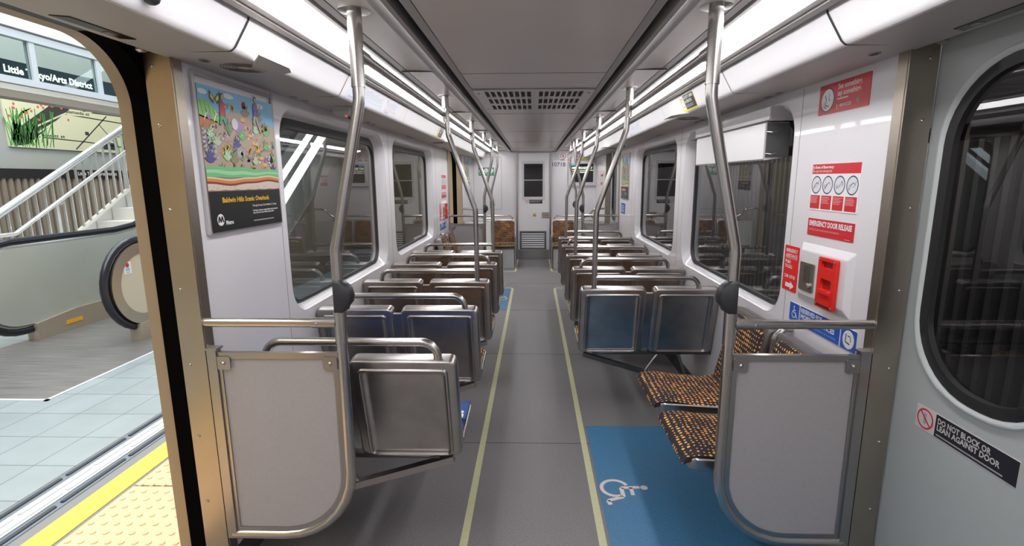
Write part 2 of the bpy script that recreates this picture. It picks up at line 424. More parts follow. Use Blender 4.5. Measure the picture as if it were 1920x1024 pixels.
ribbon('outer_ledge', [(.832, 2.076), (.850, 2.071), (.853, 2.077), (.858, 2.077), (.862, 2.068), (.884, 2.063), (.884, 2.09)], CEILS, ce)
ribbon('shadow_gap', [(.884, 2.10), (.905, 2.10)], BLACK, ce)
cv = [(.903, 2.10), (.903, 2.070), (.905, 2.060), (.912, 2.048), (.945, 1.976), (.950, 1.966), (.956, 1.961), (.966, 1.960)]
ribbon('cove_face', cv, WHITE2, ce)
ribbon('soffit', [(.966, 1.960), (1.2, 1.957)], SOFF, ce)
for (a, b_) in ((D0, D1), (D2, D3)):
    ribbon('door_soffit', [(1.2, 1.957), (1.235, 1.970), (1.28, 1.99)], SOFF, ce, a, b_)
# seams across ceiling and cove
s = MB()
for y in (-.5, 1.1, 2.677, 3.11, 4.07, 4.27, 5.85, 7.43, 9.0):
    s.box((-.362, y - .0015, 2.0792), (.362, y + .0015, 2.082))
for sx in (-1, 1):
    for y in (-.5, 1.1, 2.68, 4.26, 5.84, 7.42, 9.0):
        s.box((sx*.495, y - .001, 2.0905), (sx*.66, y + .001, 2.10))
s.build('seam', DARKGAP, ce)
for sx in (-1, 1):
    for (y, w) in ((1.71, .011), (2.60, .005), (3.80, .0022), (4.95, .0022), (6.1, .003), (7.0, .003), (8.7, .004)):
        m = MB(); off = .0012
        m.loops([[(sx*(x - off*.6), y + (.03*min(1, max(0, (2.0 - z)/.04)) if w > .0025 else 0)*-1 + e, z - off) for x, z in cv[1:]] for e in (-w/2, w/2)], False, False, False)
        m.build('cove_joint', DARKGAP, ce)
    s = MB()
    for y in (1.71, 2.60, 6.1, 8.7): s.box((sx*.966, y - .03 - .001, 1.9585), (sx*1.19, y - .03 + .001, 1.9605))
    s.build('soffit_joint', DARKGAP, ce)
# end and back walls
we = structure('wall_end')
MB().box((-1.3, YE, 0), (-.335, YE + .05, 2.1)).box((.345, YE, 0), (1.3, YE + .05, 2.1)).box((-.335, YE, 2.055), (.345, YE + .05, 2.1)).build('end_panel', WHITE, we)
MB().add(shape2d([rect(-1.16, -.62, .98, 1.98), rect(-1.155, -.625, .985, 1.975)], .004), Matrix.Translation((0, YE - .001, 0)) @ Matrix.Rotation(PI/2, 4, 'X')).build('hatch_joint', pm('soft grey joint', (.25, .24, .25)), we)
wb = MB().box((-1.3, YB - .05, 0), (1.3, YB, 2.1)).build('wall_back_added', WHITE); tag(wb, kind='structure')  # unseen wall added to close the car and keep its light in
# end door
d = structure('door_5')
y = YE - .012
MB().add(shape2d([rect(-.30, .31, .19, 2.05), rect(-.19, .18, 1.22, 1.85)], .03), Matrix.Translation((0, y, 0)) @ Matrix.Rotation(PI/2, 4, 'X')).build('leaf', WHITE2, d)
MB().add(shape2d([rect(-.335, .345, 0, 2.09), rect(-.302, .312, 0, 2.055)], .05), Matrix.Translation((0, y - .01, 0)) @ Matrix.Rotation(PI/2, 4, 'X')).build('frame', STEEL, d)
MB().box((-.30, y - .022, .012), (.31, y + .01, .19)).build('kick_plate', pm('kick plate steel', (.3, .29, .29), .4, metal=.8), d)
MB().add(shape2d([rect(-.225, .215, 1.17, 1.90), rect(-.185, .175, 1.225, 1.85)], .014), Matrix.Translation((0, y - .02, 0)) @ Matrix.Rotation(PI/2, 4, 'X')).box((-.19, y - .03, 1.535), (.18, y, 1.55)).build('window_frame', pm('pale grey frame', (.6, .6, .62), .3), d)
MB().box((-.19, y - .004, 1.22), (.18, y, 1.85)).build('pane', GLASSD, d)
MB().box((-.235, y + .05, .9), (.25, y + .07, 2.05)).build('cab_dark_sheet', DEEP, d)  # black sheet added behind the pane in place of the cab's darkness
m = MB()
for i in range(7): m.box((-.235, y - .022, .235 + i*.043), (.215, y - .008, .258 + i*.043))
m.build('louvre', PW, d)
MB().add(shape2d([rect(-.268, .248, .205, .56), rect(-.235, .215, .235, .53)], .02), Matrix.Translation((0, y - .02, 0)) @ Matrix.Rotation(PI/2, 4, 'X')).box((-.24, y - .016, .23), (.22, y - .012, .535)).build('louvre_frame', pm('dark louvre frame', (.12, .12, .12), .4), d)
MB().box((.165, y - .035, .825), (.30, y - .015, .925)).lathe([(.012, 0), (.012, .03), (.008, .034)], Matrix.Translation((.27, y - .035, .875)) @ Matrix.Rotation(PI/2, 4, 'X'), 14).build('lock_plate', POST, d)

# ------------------------------------------------------------------ ceiling lights, vent
k = 0
yn = ['behind the camera', 'just overhead', 'beside the nearest pole', 'over the second seat row', 'over the third and fourth seat rows', 'over the last seat rows', 'before the rear doorway', 'nearest the end wall']
for sx, sn in ((-1, 'left'), (1, 'right')):
    ys = [YB, -.5, 1.1, 2.68, 4.26, 5.84, 7.42, 9.0, 9.75]
    for i in range(8):
        a, b_ = ys[i] + .006, ys[i+1] - .006
        t = thing('ceiling_light', 'long white lit strip of the %s ceiling line, %s' % (sn, yn[i]), 'light', (sx*.755, (a+b_)/2, 2.07), 0, 'strip lights along the %s of the ceiling' % sn)
        t.location = (0, 0, 0)
        MB().loops([[(sx*x, yy, z) for x, z in ((.701, 2.093), (.725, 2.080), (.765, 2.070), (.805, 2.068), (.830, 2.077), (.830, 2.09), (.701, 2.107))] for yy in (a, b_)]).build('diffuser', DIFF, t)
        MB().loops([[(sx*x, yy, z) for x, z in ((.700, 2.0925), (.725, 2.079), (.765, 2.0685), (.805, 2.0665), (.831, 2.0755), (.831, 2.09), (.700, 2.11))] for yy in (b_ + .001, b_ + .011)]).build('end_cap', PGREY, t)
v = thing('ceiling_vent', 'perforated white air vent in the middle of the ceiling', 'vent', (0, 3.6, 2.08))
holes = []
for r_ in range(3):
    for c_ in range(16):
        x = (-.296 + (c_ % 8)*.0365) if c_ < 8 else (.033 + (c_ % 8)*.0345)
        holes.append(rect(x, x + .024, -.42 + r_*.285, -.42 + r_*.285 + .21))
MB().add(shape2d([rect(-.36, .36, -.465, .465)] + holes, .006), Matrix.Translation((0, 0, -.004))).build('grille', CEIL, v)
MB().box((-.31, -.44, -.0012), (.31, .44, -.0004)).build('duct', pm('dark duct', (.035, .033, .032), .8), v)
for x, y in ((-.335, -.36), (.335, -.36), (-.335, .33), (.335, .33)): MB().lathe([(.009, -.0085), (.009, -.007)], Matrix.Translation((x, y, 0)), 12).build('screw', pm('dark screw', (.1, .1, .1), .4, metal=.8), v)

# soffit fittings
def grille(x, y, lab):
    t = thing('speaker_grille', lab, 'speaker', (x, y, 1.959), 0, 'round speakers in the soffits')
    MB().lathe([(.088, -.0015), (.088, 0)], Matrix(), 32).build('plate', SOFF, t)
    m = MB()
    for r_ in range(3, 9):
        R_ = r_*.0095
        m.tube([(R_*math.cos(a*2*PI/28), R_*math.sin(a*2*PI/28), -.0018) for a in range(29)], .0016, 5, caps=False)
    m.build('slots', pm('speaker slot', (.16, .15, .14), .8), t)
    # the plate added below stands in for the shaded notch in the cove
for sx, y, lab in ((-1, 1.91, 'round slotted speaker in the left soffit above the poster'), (-1, 5.75, 'round slotted speaker in the left soffit above the second window'), (1, 3.58, 'round slotted speaker in the right soffit below the yellow camera notice'), (1, 6.9, 'round slotted speaker in the right soffit near the rear doorway')):
    grille(sx*1.04, y, lab)
    m = MB(); y0 = y - .076; y1 = y + .144
    P_ = [(sx*.949, y - .10, 1.9545), (sx*.880, y - .20, 1.9545), (sx*.877, y, 1.9545), (sx*.905, y + .075, 1.955), (sx*1.0, y + .148, 1.9568), (sx*1.03, y + .02, 1.9568)]
    if sx > 0: P_ = [(px, 2*y - .17 - py, pz) for px, py, pz in P_]
    m.loops([P_, [(px, py, pz + .004) for px, py, pz in P_]]); q = m.build('notch_shade_plate', SOFF, ce)  # added plate, turned downwards so that it looks like the dark notch
s_names = ['beside the poster', 'above the near end of the first window', 'above the middle of the first window', 'between the two windows', 'near the rear doorway']
for sx, sn in ((-1, 'left'), (1, 'right')):
    for i, (y, x) in enumerate(((1.79, 1.11), (2.62, 1.165), (3.75, 1.165), (4.9, 1.165), (6.7, 1.15))):
        for dy in ((0,) if i == 0 else (-.06, .06)):
            m = MB()
            M = Matrix.Translation((sx*x, y + dy, 1.958)) @ Matrix.Diagonal((1, 1.7, 1, 1))
            m.lathe([(.010, 0), (.010, -.003), (.014, -.003), (.015, 0)], M, 16)
            tag(m.build('panel_latch', pm('latch grey', (.25, .24, .23), .4), None, True), 'small oval latch in the %s soffit, %s' % (sn, s_names[i]), 'latch', 'latches in the %s soffit' % sn)
t = thing('ceiling_sensor', 'small grey sensor box with a red lamp under the left soffit', 'sensor', (-1.06, 3.0, 1.957))
MB().loops([[(x, y, z) for x, y in rr(0, 0, w, h, .02)] for w, h, z in ((.12, .20, 0), (.118, .20, -.025), (.10, .17, -.042))]).build('housing', pm('light grey plastic', (.5, .49, .48), .4), t, True, 40)
MB().lathe([(.005, -.040), (.005, -.047), (.002, -.049)], Matrix.Translation((.01, -.06, 0)), 10).build('lamp', pm('red lamp', (1, .05, .02), .4, emit=2), t)
MB().lathe([(.022, -.040), (.018, -.052), (.006, -.056)], Matrix.Translation((.01, .03, 0)), 16).build('lens', PLASTIC, t, True)
for sx, y, lab in ((-1, 1.31, 'small black camera dome on the left cove above the open doorway'), (1, 6.35, 'small black camera dome under the right soffit before the rear doorway')):
    M = Matrix.Translation((sx*(.925 if sx < 0 else 1.08), y, 1.998 if sx < 0 else 1.957)) @ Matrix.Scale(.65, 4)
    tag(MB().lathe([(.03, .01), (.03, -.006), (.024, -.02), (.012, -.028)], M, 20).build('camera_dome', PLASTIC, None, True), lab, 'camera', 'camera domes')
for sx, sn in ((-1, 'open left'), (1, 'closed right')):
    t = thing('door_lamp', 'dark recessed lamp lens in the soffit over the %s doorway' % sn, 'lamp', (sx*1.155, 1.41, 1.957), 0, 'doorway lamps')
    MB().loops([[(x, y, z) for x, y in ((-.021, -.112), (.016, -.095), (.021, .112), (-.016, .098))] for z in (.004, -.002)]).build('lens', pm('smoked lens', (.03, .03, .028), .15), t)
    MB().box((-.010, .03, -.0032), (.010, .06, -.0022)).build('reflector', pm('reflector', (.3, .36, .38), .2, metal=.8), t)
    t = MB().lathe([(.016, 0), (.016, -.006), (.008, -.012)], Matrix.Translation((sx*1.225, 1.66, 1.966)), 14).build('door_bumper', POST, None, True)
    tag(t, 'small metal stud under the soffit at the top of the %s doorway post' % sn, 'stud', 'metal studs')

# ------------------------------------------------------------------ seats
def rings_mb(w, h, r, prof, fn, n=6, bi=lambda i: i):
    return MB().loops([[fn(x, y, d) for x, y in rr(0, (bi(i) - i)/2, w - 2*i, h - i - bi(i), max(r - i*.7, .006) if i < .032 or h < .44 else .020, n)] for i, d in prof])
TL = .225
def back_pt(x, v, d):     # v -.225..+.225 along the leaning back, d forwards
    vv = v + .235
    return (x, .10 - vv*math.sin(TL) + d*math.cos(TL), .405 + vv*math.cos(TL) + d*math.sin(TL))
def make_seat(name, label, blue=False, dd=0., priority=False):
    t = thing(name, label, 'seat')
    W, H = .425, .468
    rings_mb(W, H, .028, [(.02, .066), (.002, .063), (0, .056), (0, .008), (.003, .0025), (.008, 0), (.033, 0), (.035, -.007), (.038, -.0095), (.042, -.0095), (.045, -.007), (.047, .004), (.052, .010), (.070, .011)], back_pt, 6, lambda i: i if i < .02 else .010 + (i - .033)*.15).build('seat_back', PANEL_STEEL, t, True, 50)
    rings_mb(.375, .405, .05, [(0, .056), (-.004, .068), (.006, .078), (.03, .082)], back_pt).build('back_cushion', FAB_BLUE if blue else FAB_XZ, t, True, 60)
    def P(x, v, d): 
        y = .275 + dd/2 + v*(1 + dd/.40)
        cup = .035*max(0, (.23 - y)/.13)**2 - .010*math.sin(PI*min(1, max(0, (y - .12)/.36)))
        return (x*(1 if y < .4 else .985), y, .432 + d + .07*(y - .09) + cup + (-.012*((y-.44-dd)/.04)**2 if y > .44 + dd else 0))
    rings_mb(.43, .40, .035, [(.03, -.035), (.006, -.028), (0, -.01), (0, .016), (.004, .020), (.012, .020), (.022, -.03)], lambda x, v, d: P(x, v*.89 + .022, d)).build('seat_pan', STEEL, t, True, 45)
    # cushion as a shaped grid
    m = MB(); nx, ny = 6, 10; cols = []
    def Q(u, v, top):
        x = -.200 + .40*u; y = .100 + (.38 + dd)*v
        e = min(u, 1-u, .12)/.12; e2 = min(v, 1-v, .08)/.08
        z = P(x, (y - .275 - dd/2)/(1 + dd/.40), 0)[2] + .026
        if top: z += .014*min(1, e*1.0)**.5*min(1, e2)**.5 - .006*math.sin(PI*u) + .004
        if v > .93: y += .006
        return (x, y, z)
    G = [[m.bm.verts.new(Q(i/nx, j/ny, True)) for j in range(ny+1)] for i in range(nx+1)]
    for i in range(nx):
        for j in range(ny): m.bm.faces.new((G[i][j], G[i+1][j], G[i+1][j+1], G[i][j+1]))
    edge = [G[i][0] for i in range(nx+1)] + [G[nx][j] for j in range(1, ny+1)] + [G[i][ny] for i in range(nx-1, -1, -1)] + [G[0][j] for j in range(ny-1, 0, -1)]
    low = [m.bm.verts.new((v_.co.x*1.01, v_.co.y + (.012 if v_.co.y > .46 + dd else 0), v_.co.z - (.028 if v_.co.y > .46 + dd else .016))) for v_ in edge]
    for i in range(len(edge)): k2 = (i+1) % len(edge); m.bm.faces.new((edge[i], edge[k2], low[k2], low[i]))
    cu = m.build('seat_cushion', FAB_BLUE if blue else FAB_XY, t, True, 70)
    if priority:
        p = Print(.05, .09, FAB_BLUE, th=.001, r=.002)
        p.circ(.025, .06, .012, PW).rect(.012, .01, .038, .045, PW, 1, .008)
        p.place('seat_symbol', (.215 - .06, .27, .489), (1, 0, 0), (0, 1, .07), t)
    return t
seat0 = make_seat('transit_seat', 'x')
seatb = make_seat('transit_seat', 'x', blue=True, priority=True)
seatw = make_seat('transit_seat', 'x', dd=.085)
LROWS = (1.88, 2.68, 3.45, 4.19, 4.90); RROWS = (3.21, 3.97, 4.70, 5.40, 6.13)
ORD = ('first', 'second', 'third', 'fourth', 'fifth')
used = []
def put_seat(src, x, y, rz, label, group):
    o = src if src not in used else copy_tree(src)
    used.append(src); o.location = (x, y, -.03 if rz == PI else 0); o.rotation_euler = (0, 0, rz); o['label'] = label; o['group'] = group
    return o
for side, sx, rows in (('left', -1, LROWS), ('right', 1, RROWS)):
    for i, y in enumerate(rows):
        blue = (side == 'left' and i == 0)
        put_seat(seatb if blue else seat0, sx*.515, y, 0, 'steel-backed aisle seat of the %s row on the %s%s' % (ORD[i], side, ', with a blue cushion' if blue else ''), 'aisle seats of the %s rows' % side)
        put_seat(seatb if blue else seat0, sx*.985, y, 0, 'steel-backed window seat of the %s row on the %s%s' % (ORD[i], side, ', behind the divider' if blue else ''), 'window seats of the %s rows' % side)
# row frames
def row_frame(side, sx, y, i):
    t = thing('seat_support_frame', 'dark metal wall bracket under the %s row of seats on the %s' % (ORD[i], side), 'seat bracket', (0, y, 0), 0, 'brackets under the %s seat rows' % side)
    MB().bar((sx*.34, .12, .385), (sx*1.19, .12, .13), .04, .028).build('diagonal_beam', DARKST if side == 'right' else STEEL, t)
    MB().bar((sx*.40, .30, .405), (sx*1.195, .30, .405), .05, .03).bar((sx*.40, .12, .40), (sx*1.195, .12, .40), .03, .02).build('cross_beam', DARKST, t)
    MB().tube([(sx*.92, .14, .40), (sx*.84, .13, .385), (sx*.76, .12, .27)], .013, 8, .05).bar((sx*.98, .12, .40), (sx*1.06, .12, .17), .03, .014).build('strut', STEEL, t)
    MB().loops([[(sx*x, yy, z) for x, z in ((.33, .425), (.72, .425), (.66, .405), (.45, .400))] for yy in (.10, .115)]).build('under_plate', STEEL, t)
    MB().loops([[back_pt(x + sx*.75, v, d) for x, v in ((-.028, -.21), (.028, -.21), (.028, .20), (-.028, .20))] for d in (.014, .034)]).build('centre_panel', PANEL_STEEL, t)
for i, y in enumerate(LROWS): row_frame('left', -1, y, i)
for i, y in enumerate(RROWS): row_frame('right', 1, y, i)
# seats along the walls
def long_frame(sx, y, lab):
    t = thing('seat_support_frame', lab, 'seat bracket', (0, y, 0), 0, 'brackets under the wall-side seats')
    MB().bar((sx*.72, 0, .40), (sx*1.19, 0, .40), .5, .03).build('cross_beam', DARKST, t)
    MB().bar((sx*.75, .1, .385), (sx*1.19, .1, .15), .03, .03).bar((sx*.75, -.1, .385), (sx*1.19, -.1, .15), .03, .03).build('diagonal_beam', DARKST, t)
    # armrest-like steel bracket between the backs
    MB().tube([(sx*1.10, .0, .5), (sx*1.12, .0, .83), (sx*1.16, 0, .87), (sx*1.195, 0, .87)], .014, 10, .03).build('back_bracket', TUBE, t)
put_seat(seatw, 1.17, 2.55, PI/2, 'orange-dotted wall-side seat on the right, farther of the two', 'wall-side seats front right')
put_seat(seatw, 1.17, 2.05, PI/2, 'orange-dotted wall-side seat on the right, just behind the divider', 'wall-side seats front right')
long_frame(1, 2.305, 'dark bracket carrying the two wall-side seats on the right')
put_seat(seatw, -1.17, 6.25, -PI/2, 'dotted wall-side seat on the far left, nearer of the two', 'wall-side seats far left')
put_seat(seatw, -1.17, 6.73, -PI/2, 'dotted wall-side seat on the far left, against the far divider', 'wall-side seats far left')
long_frame(-1, 6.49, 'dark bracket carrying the two wall-side seats on the far left')
for sx, sn in ((-1, 'left'), (1, 'right')):
    for x, wn in ((.537, 'aisle side'), (.975, 'window side')):
        put_seat(seat0, sx*x, 9.36, PI, 'dotted seat against the end wall, %s on the %s' % (wn, sn), 'seats against the end wall')
    t = thing('seat_pedestal', 'grey box base under the end wall seats on the %s' % sn, 'seat base', (0, 0, 0), 0, 'end seat bases')
    MB().box((sx*.345, 8.92, 0), (sx*1.19, 9.42, .375)).build('box', pm('grey base cover', (.42, .41, .42), .4), t)
    MB().box((sx*.315, 8.90, 0), (sx*.335, 9.46, .55)).build('side_plate', STEEL, t)
    MB().box((sx*.34, 8.905, .35), (sx*1.19, 8.93, .385)).build('lip', pm('moss green edge', (.06, .07, .03), .8), t)
    t = thing('grab_rail', 'thin steel loop rail over the end wall seats on the %s' % sn, 'rail', (0, 9.375, 0), 0, 'loop rails over seat backs')
    MB().tube([(sx*.385, 0, .82), (sx*.385, 0, .90), (sx*1.09, 0, .90), (sx*1.09, 0, .82)], .014, 12, .06).build('rail', TUBE, t, True)
# ------------------------------------------------------------------ rails and poles
def feet(m_, xs, y):
    for x in xs: m_.lathe([(.025, .86), (.025, .872), (.019, .874)], Matrix.Translation((x, y, 0)), 16)
ZR = .935
def loop_rail(side, sx, y, i):
    t = thing('grab_rail', 'steel loop rail on top of the %s row seats on the %s' % (ORD[i], side), 'rail', (0, y + .02, 0), 0, 'loop rails over seat backs')
    MB().tube([(sx*.375, 0, .85), (sx*.375, 0, ZR), (sx*1.06, 0, ZR), (sx*1.06, 0, .85)], .0165, 16, .065).build('rail', TUBE, t, True)
def seat_pole(side, sx, y, i):
    t = thing('grab_pole', 'bent steel pole with side rail rising from the %s row seats on the %s' % (ORD[i], side), 'pole', (0, y + .02, 0), 0, 'bent grab poles')
    MB().tube([(sx*.39, 0, .85), (sx*.395, 0, 1.355), (sx*.565, 0, 1.85), (sx*.578, 0, 2.10)], .0175, 16, .10).build('pole', TUBE, t, True)
    MB().tube([(sx*.39, 0, ZR), (sx*1.06, 0, ZR), (sx*1.06, 0, .85)], .0165, 16, .065).build('rail', TUBE, t, True)
    m_ = MB(); m_.lathe([(.022, 2.02), (.022, 2.093), (.047, 2.094), (.047, 2.098)], Matrix.Translation((sx*.578, 0, 0)), 24); m_.build('flange', TUBE, t, True)
    MB().tube([(sx*.391, 0, .90), (sx*.391, 0, .965)], .0195, 16).build('tee_joint', TUBE, t, True)
    MB().tube([(sx*.576, 0, 1.93), (sx*.577, 0, 2.0)], .021, 16).build('collar', TUBE, t, True)
for i, y in enumerate(LROWS): (seat_pole if i in (2, 4) else loop_rail)('left', -1, y, i)
for i, y in enumerate(RROWS): (seat_pole if i in (0, 2, 4) else loop_rail)('right', 1, y, i)
for sx, sn in ((-1, 'left'), (1, 'right')):
    t = thing('overhead_rail', 'long straight overhead grab rail under the %s strip lights' % sn, 'rail', (0, 0, 0), 0, 'overhead rails')
    MB().tube([(sx*.60, 1.80, 1.985), (sx*.60, 8.72, 1.985)], .0165, 16).build('rail', TUBE, t, True)
    MB().tube([(sx*.60, 1.79, 1.985), (sx*.60, 1.92, 1.985)], .021, 16).build('sleeve', TUBE, t, True)
    for y in (6.15,) if sx < 0 else (7.75,):
        MB().tube([(sx*.585, y, 1.985), (sx*.58, y, 2.10)], .016, 14).lathe([(.022, 2.04), (.022, 2.093), (.045, 2.094), (.045, 2.098)], Matrix.Translation((sx*.58, y, 0)), 20).build('hanger', TUBE, t, True)

def divider(sx, y, lab, far=False, color=None, sgn=1):
    t = thing('divider_screen', lab, 'divider screen', (0, y, 0), 0, 'divider screens beside the doorways')
    xp = .692; r = .27; pts = [(sx*.578, 0, 2.10), (sx*.578, 0, 1.82), (sx*xp, 0, 1.32), (sx*xp, 0, .20), (sx*1.17, 0, .20)]
    MB().tube(pts, .0195, 18, [.14, .14, r]).build('pole', TUBE, t, True)
    MB().lathe([(.0235, 2.0), (.0235, 2.09), (.052, 2.093), (.052, 2.098)], Matrix.Translation((sx*.578, 0, 0)), 28).build('flange', TUBE, t, True)
    MB().tube([(sx*.578, 0, 1.86), (sx*.578, 0, 2.02)], .0225, 18).build('collar', TUBE, t, True)
    MB().tube([(sx*xp, 0, .98), (sx*xp, 0, 1.10)], .0222, 18).build('sleeve', TUBE, t, True)
    # outline of panel
    def outline(i):
        x0, x1, z0, z1 = xp + .015 + i, 1.158 - i, .215 + i, .94 - i; rr_ = r - .02 - i
        o = [(x1, z1), (x0, z1)]
        for k_ in range(13):
            a = PI + PI/2*k_/12; o.append((x0 + rr_ + rr_*math.cos(a), z0 + rr_ + rr_*math.sin(a)))
        o.append((x1, z0)); return [(sx*a_, b_) for a_, b_ in o]
    MX = Matrix.Rotation(PI/2, 4, 'X')
    MB().add(shape2d([outline(.004)], .008), MX).build('panel', color or SCREENP, t)
    MB().add(shape2d([outline(-.004), outline(.020)], .018), MX).build('frame', STEEL, t)
    MB().box((sx*1.152, -.016, .19), (sx*1.186, .016, .955)).box((sx*1.145, -.02, .955), (sx*1.19, .02, .962)).build('wall_post', STEEL, t)
    for x in (xp + .045, 1.13):
        c = MB().loops([[(sx*x + a_, dd, b_) for a_, b_ in rr(0, .905, .052, .05, .008)] for dd in (-.014, -.010)]).build('clip', STEEL, t)
        MB().lathe([(.008, 0), (.008, .003), (.004, .006)], Matrix.Translation((sx*x, -.014, .905)) @ Matrix.Rotation(PI/2, 4, 'X'), 12).build('screw', TUBE, c, True)
    # cross rail
    MB().tube([(sx*xp, 0, 1.055), (sx*1.19, 0, 1.055)], .0165, 16).build('cross_rail', TUBE, t, True)
    MB().tube([(sx*(xp + .015), 0, 1.055), (sx*(xp + .10), 0, 1.055)], .0195, 16).lathe([(.006, .018), (.006, .021), (.003, .022)], Matrix.Translation((sx*(xp+.085), 0, 1.055)) @ Matrix.Rotation(PI/2, 4, 'X'), 10).build('rail_sleeve', TUBE, t, True)
    # black rounded housing on the aisle side of the pole
    o = [(.013, .058), (-.010, .058), (-.018, .055), (-.036, .040), (-.046, .026), (-.052, 0), (-.048, -.022), (-.034, -.038), (-.030, -.050), (-.014, -.060), (.013, -.060)]
    MB().loops([[(sx*(xp + a_*s_), dd, 1.155 + b_*s_) for a_, b_ in o] for dd, s_ in ((-.026, .86), (-.023, .95), (-.016, 1), (.016, 1), (.023, .95), (.026, .86))]).build('push_button_housing', PLASTIC, t, True, 40)
divider(-1, 1.75, 'grey divider screen and bent pole beside the open doorway, left foreground')
divider(1, 1.75, 'grey divider screen and bent pole beside the closed doors, right foreground')
divider(-1, 7.2, 'grey divider screen beyond the far left wall-side seats', True)
divider(1, 7.2, 'grey divider screen beyond the last right seat row', True)
def far_divider(sx, lab):
    t = thing('divider_screen', lab, 'divider screen', (0, 8.66, 0), 0, 'divider screens beside the doorways')
    MB().tube([(sx*.600, 0, 2.10), (sx*.605, 0, 1.78), (sx*.71, 0, 1.36), (sx*.71, 0, .12), (sx*1.17, 0, .12)], .0185, 14, [.12, .12, .2]).build('pole', TUBE, t, True)
    MB().box((sx*.73, -.005, .14), (sx*1.17, .005, .86)).build('panel', pm('pale green grey panel', (.55, .58, .56), .5), t)
    MB().tube([(sx*.71, 0, .90), (sx*.80, 0, .90), (sx*.93, 0, .96), (sx*1.02, 0, 1.06), (sx*1.19, 0, 1.07)], .017, 12, .08).build('wavy_rail', TUBE, t, True)
    o = [(.022, .062), (-.014, .060), (-.038, .044), (-.055, 0), (-.042, -.044), (-.018, -.062), (.022, -.066)]
    MB().loops([[(sx*(.71 + a_), dd, 1.14 + b_) for a_, b_ in o] for dd in (-.022, .022)]).build('push_button_housing', PLASTIC, t, True, 40)
far_divider(-1, 'pale far divider with a wavy rail, left of the end wall seats')
far_divider(1, 'pale far divider with a wavy rail, right side by the end wall')

def scale_obj(o, s_):
    o.data.transform(Matrix.Diagonal((s_, s_, 1, 1))); return o
# ------------------------------------------------------------------ notices on the walls
def emergency_sheet():
    p = Print(.33, .19, PW, r=.004)
    p.rect(0, .150, .33, .19, RED).text('In Event of Emergency', .006, .172, .011, PW, w=.15, bold=.03).text('En caso de emergencia', .006, .157, .010, PW, w=.14, bold=0)
    for i in range(4):
        cx = .040 + i*.0825
        p.ring(cx, .105, .037, .005, PN, 1).circ(cx, .105, .032, pm('pale print', (.75, .75, .78), .4), 1)
        for k_ in range(3):
            a = random.uniform(0, 6); p.line([(cx + .022*math.cos(a + q*.7), .105 + (.006 + .005*q)*math.sin(a + q*1.3)) for q in range(4)], .0028, PGREY if k_ else PN, 2)
        p.rect(cx - .036, .006, cx + .036, .062, RED, 1)
        p.bars(cx - .031, .028, .06, .03, 5, pm('pink print', (.8, .45, .45), .5), 2, .35)
    return p
def camera_notice():
    p = Print(.30, .115, PY, r=.006)
    p.rect(.085, .008, .292, .107, PK, 1).circ(.045, .058, .036, PW, 1, ry=.046).ring(.045, .058, .032, .004, PK, 2)
    p.line([(.03, .06), (.045, .075), (.06, .06), (.05, .04)], .004, PGREY, 3)
    p.text('SECURITY CAMERA', .093, .078, .019, PW, w=.19).text('IN OPERATION', .093, .050, .019, PW, w=.14).bars(.093, .02, .15, .02, 2, PGREY, 2)
    return p
def long_blue():
    p = Print(.50, .085, PW, r=.006)
    p.rect(0, 0, .085, .085, PB, 1, .006).rect(.092, 0, .395, .085, PB, 1, .004).rect(.402, 0, .50, .085, PB, 1, .006)
    wheelchair(p, .018, .014, .058, PW, 2)
    p.text('RESERVED FOR', .100, .058, .019, PW, w=.17, bold=.03).text('MOBILITY DEVICES', .100, .032, .019, PW, w=.26, bold=.03).text('Reservado para dispositivos de movilidad', .100, .012, .010, PLB, w=.27, bold=0)
    p.circ(.451, .042, .036, PW, 2).line([(.436, .062), (.434, .030), (.462, .026)], .005, PK, 3).line([(.446, .056), (.462, .056), (.466, .036)], .004, PK, 3)
    return p
def door_release():
    p = Print(.325, .072, RED, r=.002)
    p.text('EMERGENCY DOOR RELEASE', .012, .042, .021, PW, w=.300, bold=.035).text('Control para apertura de puertas de emergencia', .012, .022, .010, pm('pink print', (.8, .45, .45), .5), w=.22, bold=0).bars(.27, .004, .05, .005, 1, pm('pink print', (.8, .45, .45), .5))
    return p
def assistance():
    p = Print(.13, .21, RED2, r=.006)
    p.text('EMERGENCY', .014, .180, .016, PW, w=.104, bold=.02).text('ASSISTANCE', .014, .156, .016, PW, w=.104, bold=.02).rect(.014, .150, .118, .1515, PW, 1)
    p.text('PUSH', .014, .128, .015, PW, w=.048, bold=.02).text('TO CALL', .014, .106, .015, PW, w=.068, bold=.02).text('CAR 1071B', .014, .060, .015, PW, w=.098, bold=.02)
    p.poly([(.03, .016), (.075, .016), (.075, .006), (.108, .026), (.075, .046), (.075, .036), (.03, .036)], PW, 1)
    return p
def see_something():
    p = Print(.33, .118, pm('coral red print', (.62, .045, .055), .35), r=.004)
    W2 = pm('pale pink print', (.85, .68, .66), .4)
    p.circ(.062, .056, .048, PN, 1).circ(.062, .056, .043, PW, 2)
    p.line([(.045, .075), (.055, .055), (.05, .035), (.075, .03)], .004, PN, 3).line([(.075, .08), (.07, .06), (.085, .05)], .004, PGREY, 3).line([(.04, .05), (.04, .03), (.06, .025)], .004, RED, 3)
    p.text('See something,', .130, .088, .020, W2, w=.150, bold=.03).text('say something.', .130, .062, .020, W2, w=.150, bold=.03)
    p.bars(.130, .044, .09, .012, 1, W2, 2, .5).text('1.888.950.7233', .145, .018, .012, PW, w=.08, bold=.02).line([(.134, .030), (.131, .022), (.135, .012)], .005, PW, 2)
    p.rect(.255, .018, .272, .036, pm('grey green print', (.3, .36, .3), .5), 2)
    return p
R_ = WX - .001
tag(see_something().place('notice', (R_, 2.262, 1.816), RU, UP), 'red notice with a round drawing high on the right wall panel, asking to say something', 'notice')
